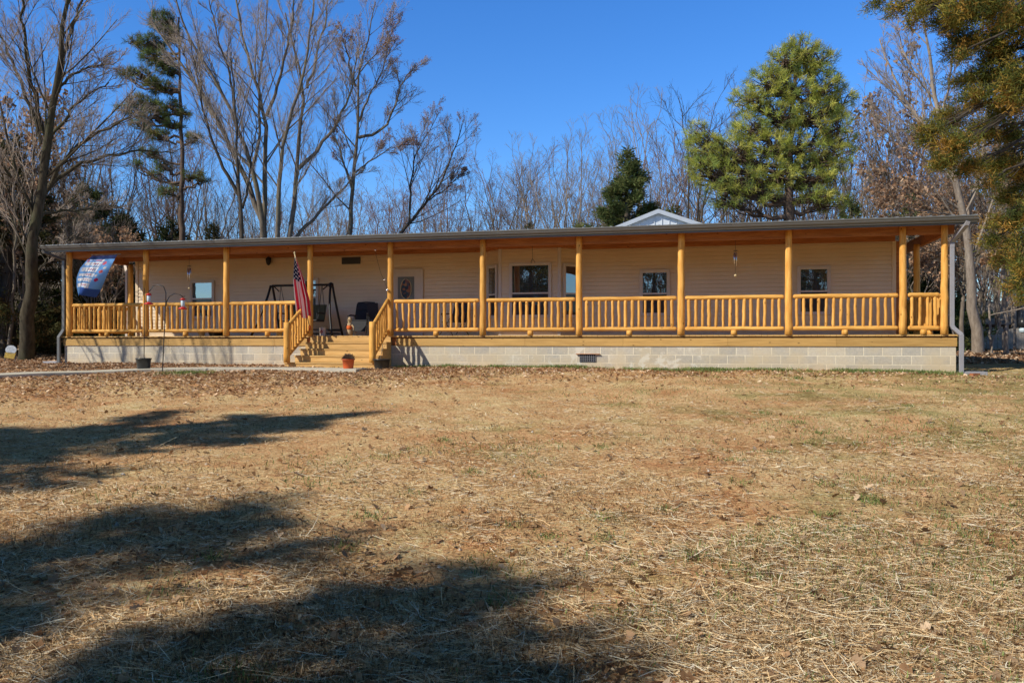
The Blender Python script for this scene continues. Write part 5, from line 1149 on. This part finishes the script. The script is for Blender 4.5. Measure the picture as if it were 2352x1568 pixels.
cxw, cyw, _ = at(430, 868, 18.2); X = np.r_[X, cxw + rng.normal(0, .28, 1500)]; Y = np.r_[Y, cyw + rng.normal(0, .3, 1500)]; n = len(X)
V2, F2, c2 = blades(X, Y, rng.uniform(.018, .055, n) * (1 + .9 * (Y > 16)), rng.uniform(.003, .0055, n) * (1 + Y * .06), rng.uniform(0, 6.28, n), rng.uniform(.3, 1.4, n), np.zeros(n), pick([(.14, .21, .06), (.20, .26, .08), (.28, .30, .11), (.10, .15, .05)], n))
tag(link('grass', np_mesh('grass', [(V2, F2)], [c2]), M['litter']), 'sparse green grass tufts in the lawn and along the foundation', 'grass', kind='stuff')
# dead leaves: folded, curled
def leaves(X, Y, size, cols, lift=.004):
    m = len(X); Z = ground_z(X, Y) + lift + rng.uniform(0, .02, m)
    yaw = rng.uniform(0, 2 * PI, m); tl = rng.normal(0, .35, m); rl = rng.normal(0, .45, m); u = np.stack([np.cos(yaw), np.sin(yaw), np.sin(tl)], 1); v = np.stack([-np.sin(yaw), np.cos(yaw), np.sin(rl)], 1); up = np.array([0, 0, 1.])
    out = np.array([(-.5, 0, 0), (-.30, .13, .3), (-.12, .10, .2), (.05, .26, .6), (.15, .14, .3), (.34, .22, .6), (.5, 0, .5), (.34, -.22, .6), (.15, -.14, .3), (.05, -.26, .6), (-.12, -.10, .2), (-.30, -.13, .3)])
    curl = rng.uniform(.1, .9, m)[:, None, None]
    p = np.stack([X, Y, Z], 1); s = size[:, None, None]
    V = p[:, None] + s * (out[None, :, 0:1] * u[:, None] + out[None, :, 1:2] * 1.25 * v[:, None] + up * out[None, :, 2:3] * curl * .5)
    b = np.arange(m)[:, None] * 12
    F = np.concatenate([b + [0, 1, 2, 10], b + [0, 10, 11, 0]][:1] + [b + [2, 3, 4, 8], b + [2, 8, 9, 10], b + [4, 5, 6, 7], ])
    F = np.concatenate([F, b + [4, 7, 8, 8]][:1])
    T = np.concatenate([b + [0, 10, 11], b + [4, 7, 8]])
    cc = np.repeat(cols[:, None], 12, 1) * rng.uniform(.85, 1.15, (m, 12, 1))
    return V.reshape(-1, 3), F, T, cc.reshape(-1, 3)
LC = [(.54, .35, .21), (.66, .46, .30), (.38, .22, .12), (.20, .11, .06), (.74, .58, .42), (.46, .29, .17), (.28, .15, .08)]
def leaf_obj(name, X, Y, size, label, cols=LC):
    V, F, T, c = leaves(X, Y, size, pick(cols, len(X), .6, 1.3))
    me = np_mesh(name, [(V, F), (np.zeros((0, 3)), T - 0)], [c]) if False else None
    # two face groups over one vertex block
    me = bpy.data.meshes.new(name); me.vertices.add(len(V)); me.vertices.foreach_set('co', V.astype(np.float32).ravel())
    lo = np.concatenate([F.ravel(), T.ravel()]).astype(np.int32); stt = np.concatenate([np.arange(len(F)) * 4, len(F) * 4 + np.arange(len(T)) * 3]).astype(np.int32)
    me.loops.add(len(lo)); me.loops.foreach_set('vertex_index', lo); me.polygons.add(len(stt)); me.polygons.foreach_set('loop_start', stt)
    c4 = np.ones((len(V), 4), np.float32); c4[:, :3] = c; a = me.color_attributes.new('Col', 'FLOAT_COLOR', 'POINT'); a.data.foreach_set('color', c4.ravel()); me.update(calc_edges=True)
    tag(link(name, me, M['litter']), label, 'leaves', kind='stuff')
# scattered over the lawn
X, Y = frustum_pts(5200, 2.6, 19, 1.1); k = (rng.random(len(X)) < np.clip(.55 - X * .03 + (Y - 8) * .03, .1, 1)) & ~footprint(X, Y); X, Y = X[k], Y[k]
leaf_obj('scattered_leaves', X, Y, rng.uniform(.035, .10, len(X)), 'curled brown oak leaves scattered over the lawn', [(.40, .27, .17), (.5, .37, .25), (.30, .17, .09), (.45, .28, .16)])
X, Y = frustum_pts(26000, 3.0, 19, .7); k = ~footprint(X, Y) & (patch(X, Y, 1.6, 5) + rng.normal(0, .4, len(X)) > 0); X, Y = X[k], Y[k]
leaf_obj('leaf_crumbs', X, Y, rng.uniform(.012, .035, len(X)) * (1 + Y * .03), 'small crumbled leaf bits in the dry grass', [(.20, .11, .05), (.34, .2, .1), (.12, .07, .04), (.7, .55, .35)])
# deep band by the walk and the foundation
m = 190000; X = rng.uniform(-17, 10.5, m); Y = rng.uniform(11.5, 27, m)
t = X * C_ - Y * S_; d = X * S_ + Y * C_ - D0
lim = np.interp(X, [-9, -5, -2, 0, 3, 9], [-9.6, -8.8, -6.2, -5.2, -4.2, -3.6]); dens = np.clip((d - lim + rng.normal(0, .7, m) + .8 * patch(X, Y, 1.2, 3)) / 4.2, 0, 1) ** np.interp(X, [-4, 2], [1.1, 1.7]) * np.interp(X, [-10, -2, 3, 9], [1, .95, .7, .6])
k = (rng.random(m) < dens) & ~footprint(X, Y) & ((d < .1) | (t < TL - .05)); X, Y = X[k], Y[k]
leaf_obj('leaf_litter', X, Y, rng.uniform(.035, .085, len(X)), 'thick drift of fallen brown leaves along the walk and foundation')
# floor of the woods
m = 60000; X = np.r_[rng.uniform(-34, -11, m), rng.uniform(9, 30, m // 2)]; Y = rng.uniform(24, 48, len(X)); X = X * 1.0; k = np.abs(X) < .72 * Y; X, Y = X[k], Y[k]; k = ~footprint(X, Y); X, Y = X[k], Y[k]
leaf_obj('woodland_litter', X, Y, rng.uniform(.08, .16, len(X)), 'brown leaf litter covering the floor of the woods')
# clay clods and pebbles
X, Y = frustum_pts(2600, 2.6, 14, .9); k = ~footprint(X, Y); X, Y = X[k], Y[k]; m = len(X)
oct_ = np.array([(1, 0, 0), (0, 1, 0), (-1, 0, 0), (0, -1, 0), (0, 0, 1), (0, 0, -1.)]); sz = rng.gamma(2, .0035, m) + .003
V = np.stack([X, Y, ground_z(X, Y)], 1)[:, None] + oct_[None] * sz[:, None, None] * rng.uniform(.6, 1.3, (m, 6, 1)); b = np.arange(m)[:, None] * 6
T = np.concatenate([b + q for q in ([0, 1, 4], [1, 2, 4], [2, 3, 4], [3, 0, 4], [1, 0, 5], [2, 1, 5], [3, 2, 5], [0, 3, 5])])
tag(link('pebbles', np_mesh('pebbles', [(V.reshape(-1, 3), T)], [np.repeat(pick([(.36, .22, .12), (.5, .42, .34), (.6, .56, .5), (.28, .17, .1)], m)[:, None], 6, 1)]), M['litter']), 'small clay clods and pebbles on the lawn', 'pebbles', kind='stuff')

# ================================================================ LIGHT, SKY, CAMERA
tosun = Vector((-S_ - .93 * C_, -C_ + .93 * S_, 1.0)).normalized()
sun = bpy.data.lights.new('sun', 'SUN'); sun.energy = 5.0; sun.angle = math.radians(.53); sun.color = (1.0, .92, .78)
so = bpy.data.objects.new('sun', sun); col.objects.link(so); so.location = tosun * 40; so.rotation_euler = tosun.to_track_quat('Z', 'Y').to_euler()
w = bpy.data.worlds.new('World'); sc.world = w; w.use_nodes = True; nt = w.node_tree
sk = nt.nodes.new('ShaderNodeTexSky'); sk.sky_type = 'NISHITA'; sk.sun_disc = False
sk.sun_elevation = math.asin(tosun.z); sk.sun_rotation = math.atan2(tosun.x, tosun.y); sk.altitude = 200; sk.air_density = 1.15; sk.dust_density = .1; sk.ozone_density = 2.2
bg = nt.nodes['Background']; hs = nt.nodes.new('ShaderNodeHueSaturation'); hs.inputs['Saturation'].default_value = 1.3; hs.inputs['Value'].default_value = 1.25
nt.links.new(sk.outputs[0], hs.inputs['Color']); mu = nt.nodes.new('ShaderNodeMix'); mu.data_type = 'RGBA'; mu.blend_type = 'MULTIPLY'; mu.inputs[0].default_value = 1; mu.inputs[7].default_value = (.69, .95, 1.36, 1); nt.links.new(hs.outputs[0], mu.inputs[6])
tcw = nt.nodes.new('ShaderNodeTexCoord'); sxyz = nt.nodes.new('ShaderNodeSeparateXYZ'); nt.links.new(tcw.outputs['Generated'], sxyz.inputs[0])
zen = ramp(nt, sxyz.outputs[2], [(.38, (1, 1, 1)), (.52, (.36, .22, .11))])          # upper sky outside the view darkened and warmed to cut the fill light
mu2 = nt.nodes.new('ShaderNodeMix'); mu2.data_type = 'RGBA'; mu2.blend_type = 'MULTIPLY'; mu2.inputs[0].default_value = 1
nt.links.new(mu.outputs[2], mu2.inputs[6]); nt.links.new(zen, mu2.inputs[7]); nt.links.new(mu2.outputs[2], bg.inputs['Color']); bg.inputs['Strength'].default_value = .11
cam = bpy.data.cameras.new('camera'); co = bpy.data.objects.new('camera', cam); col.objects.link(co)
co.location = (0, 0, EYE); co.rotation_euler = (PI / 2, 0, 0); cam.sensor_width = 22.3; cam.lens = 18.0; cam.shift_y = -(992 - 996) / 2976 * -1 * -1 if False else (996 - 992) / 2976
cam.clip_end = 3000; cam.clip_start = .05; sc.camera = co
sc.view_settings.view_transform = 'Standard'; sc.view_settings.look = 'None'; sc.view_settings.exposure = 0
sc.render.engine = 'CYCLES'; sc.cycles.max_bounces = 6
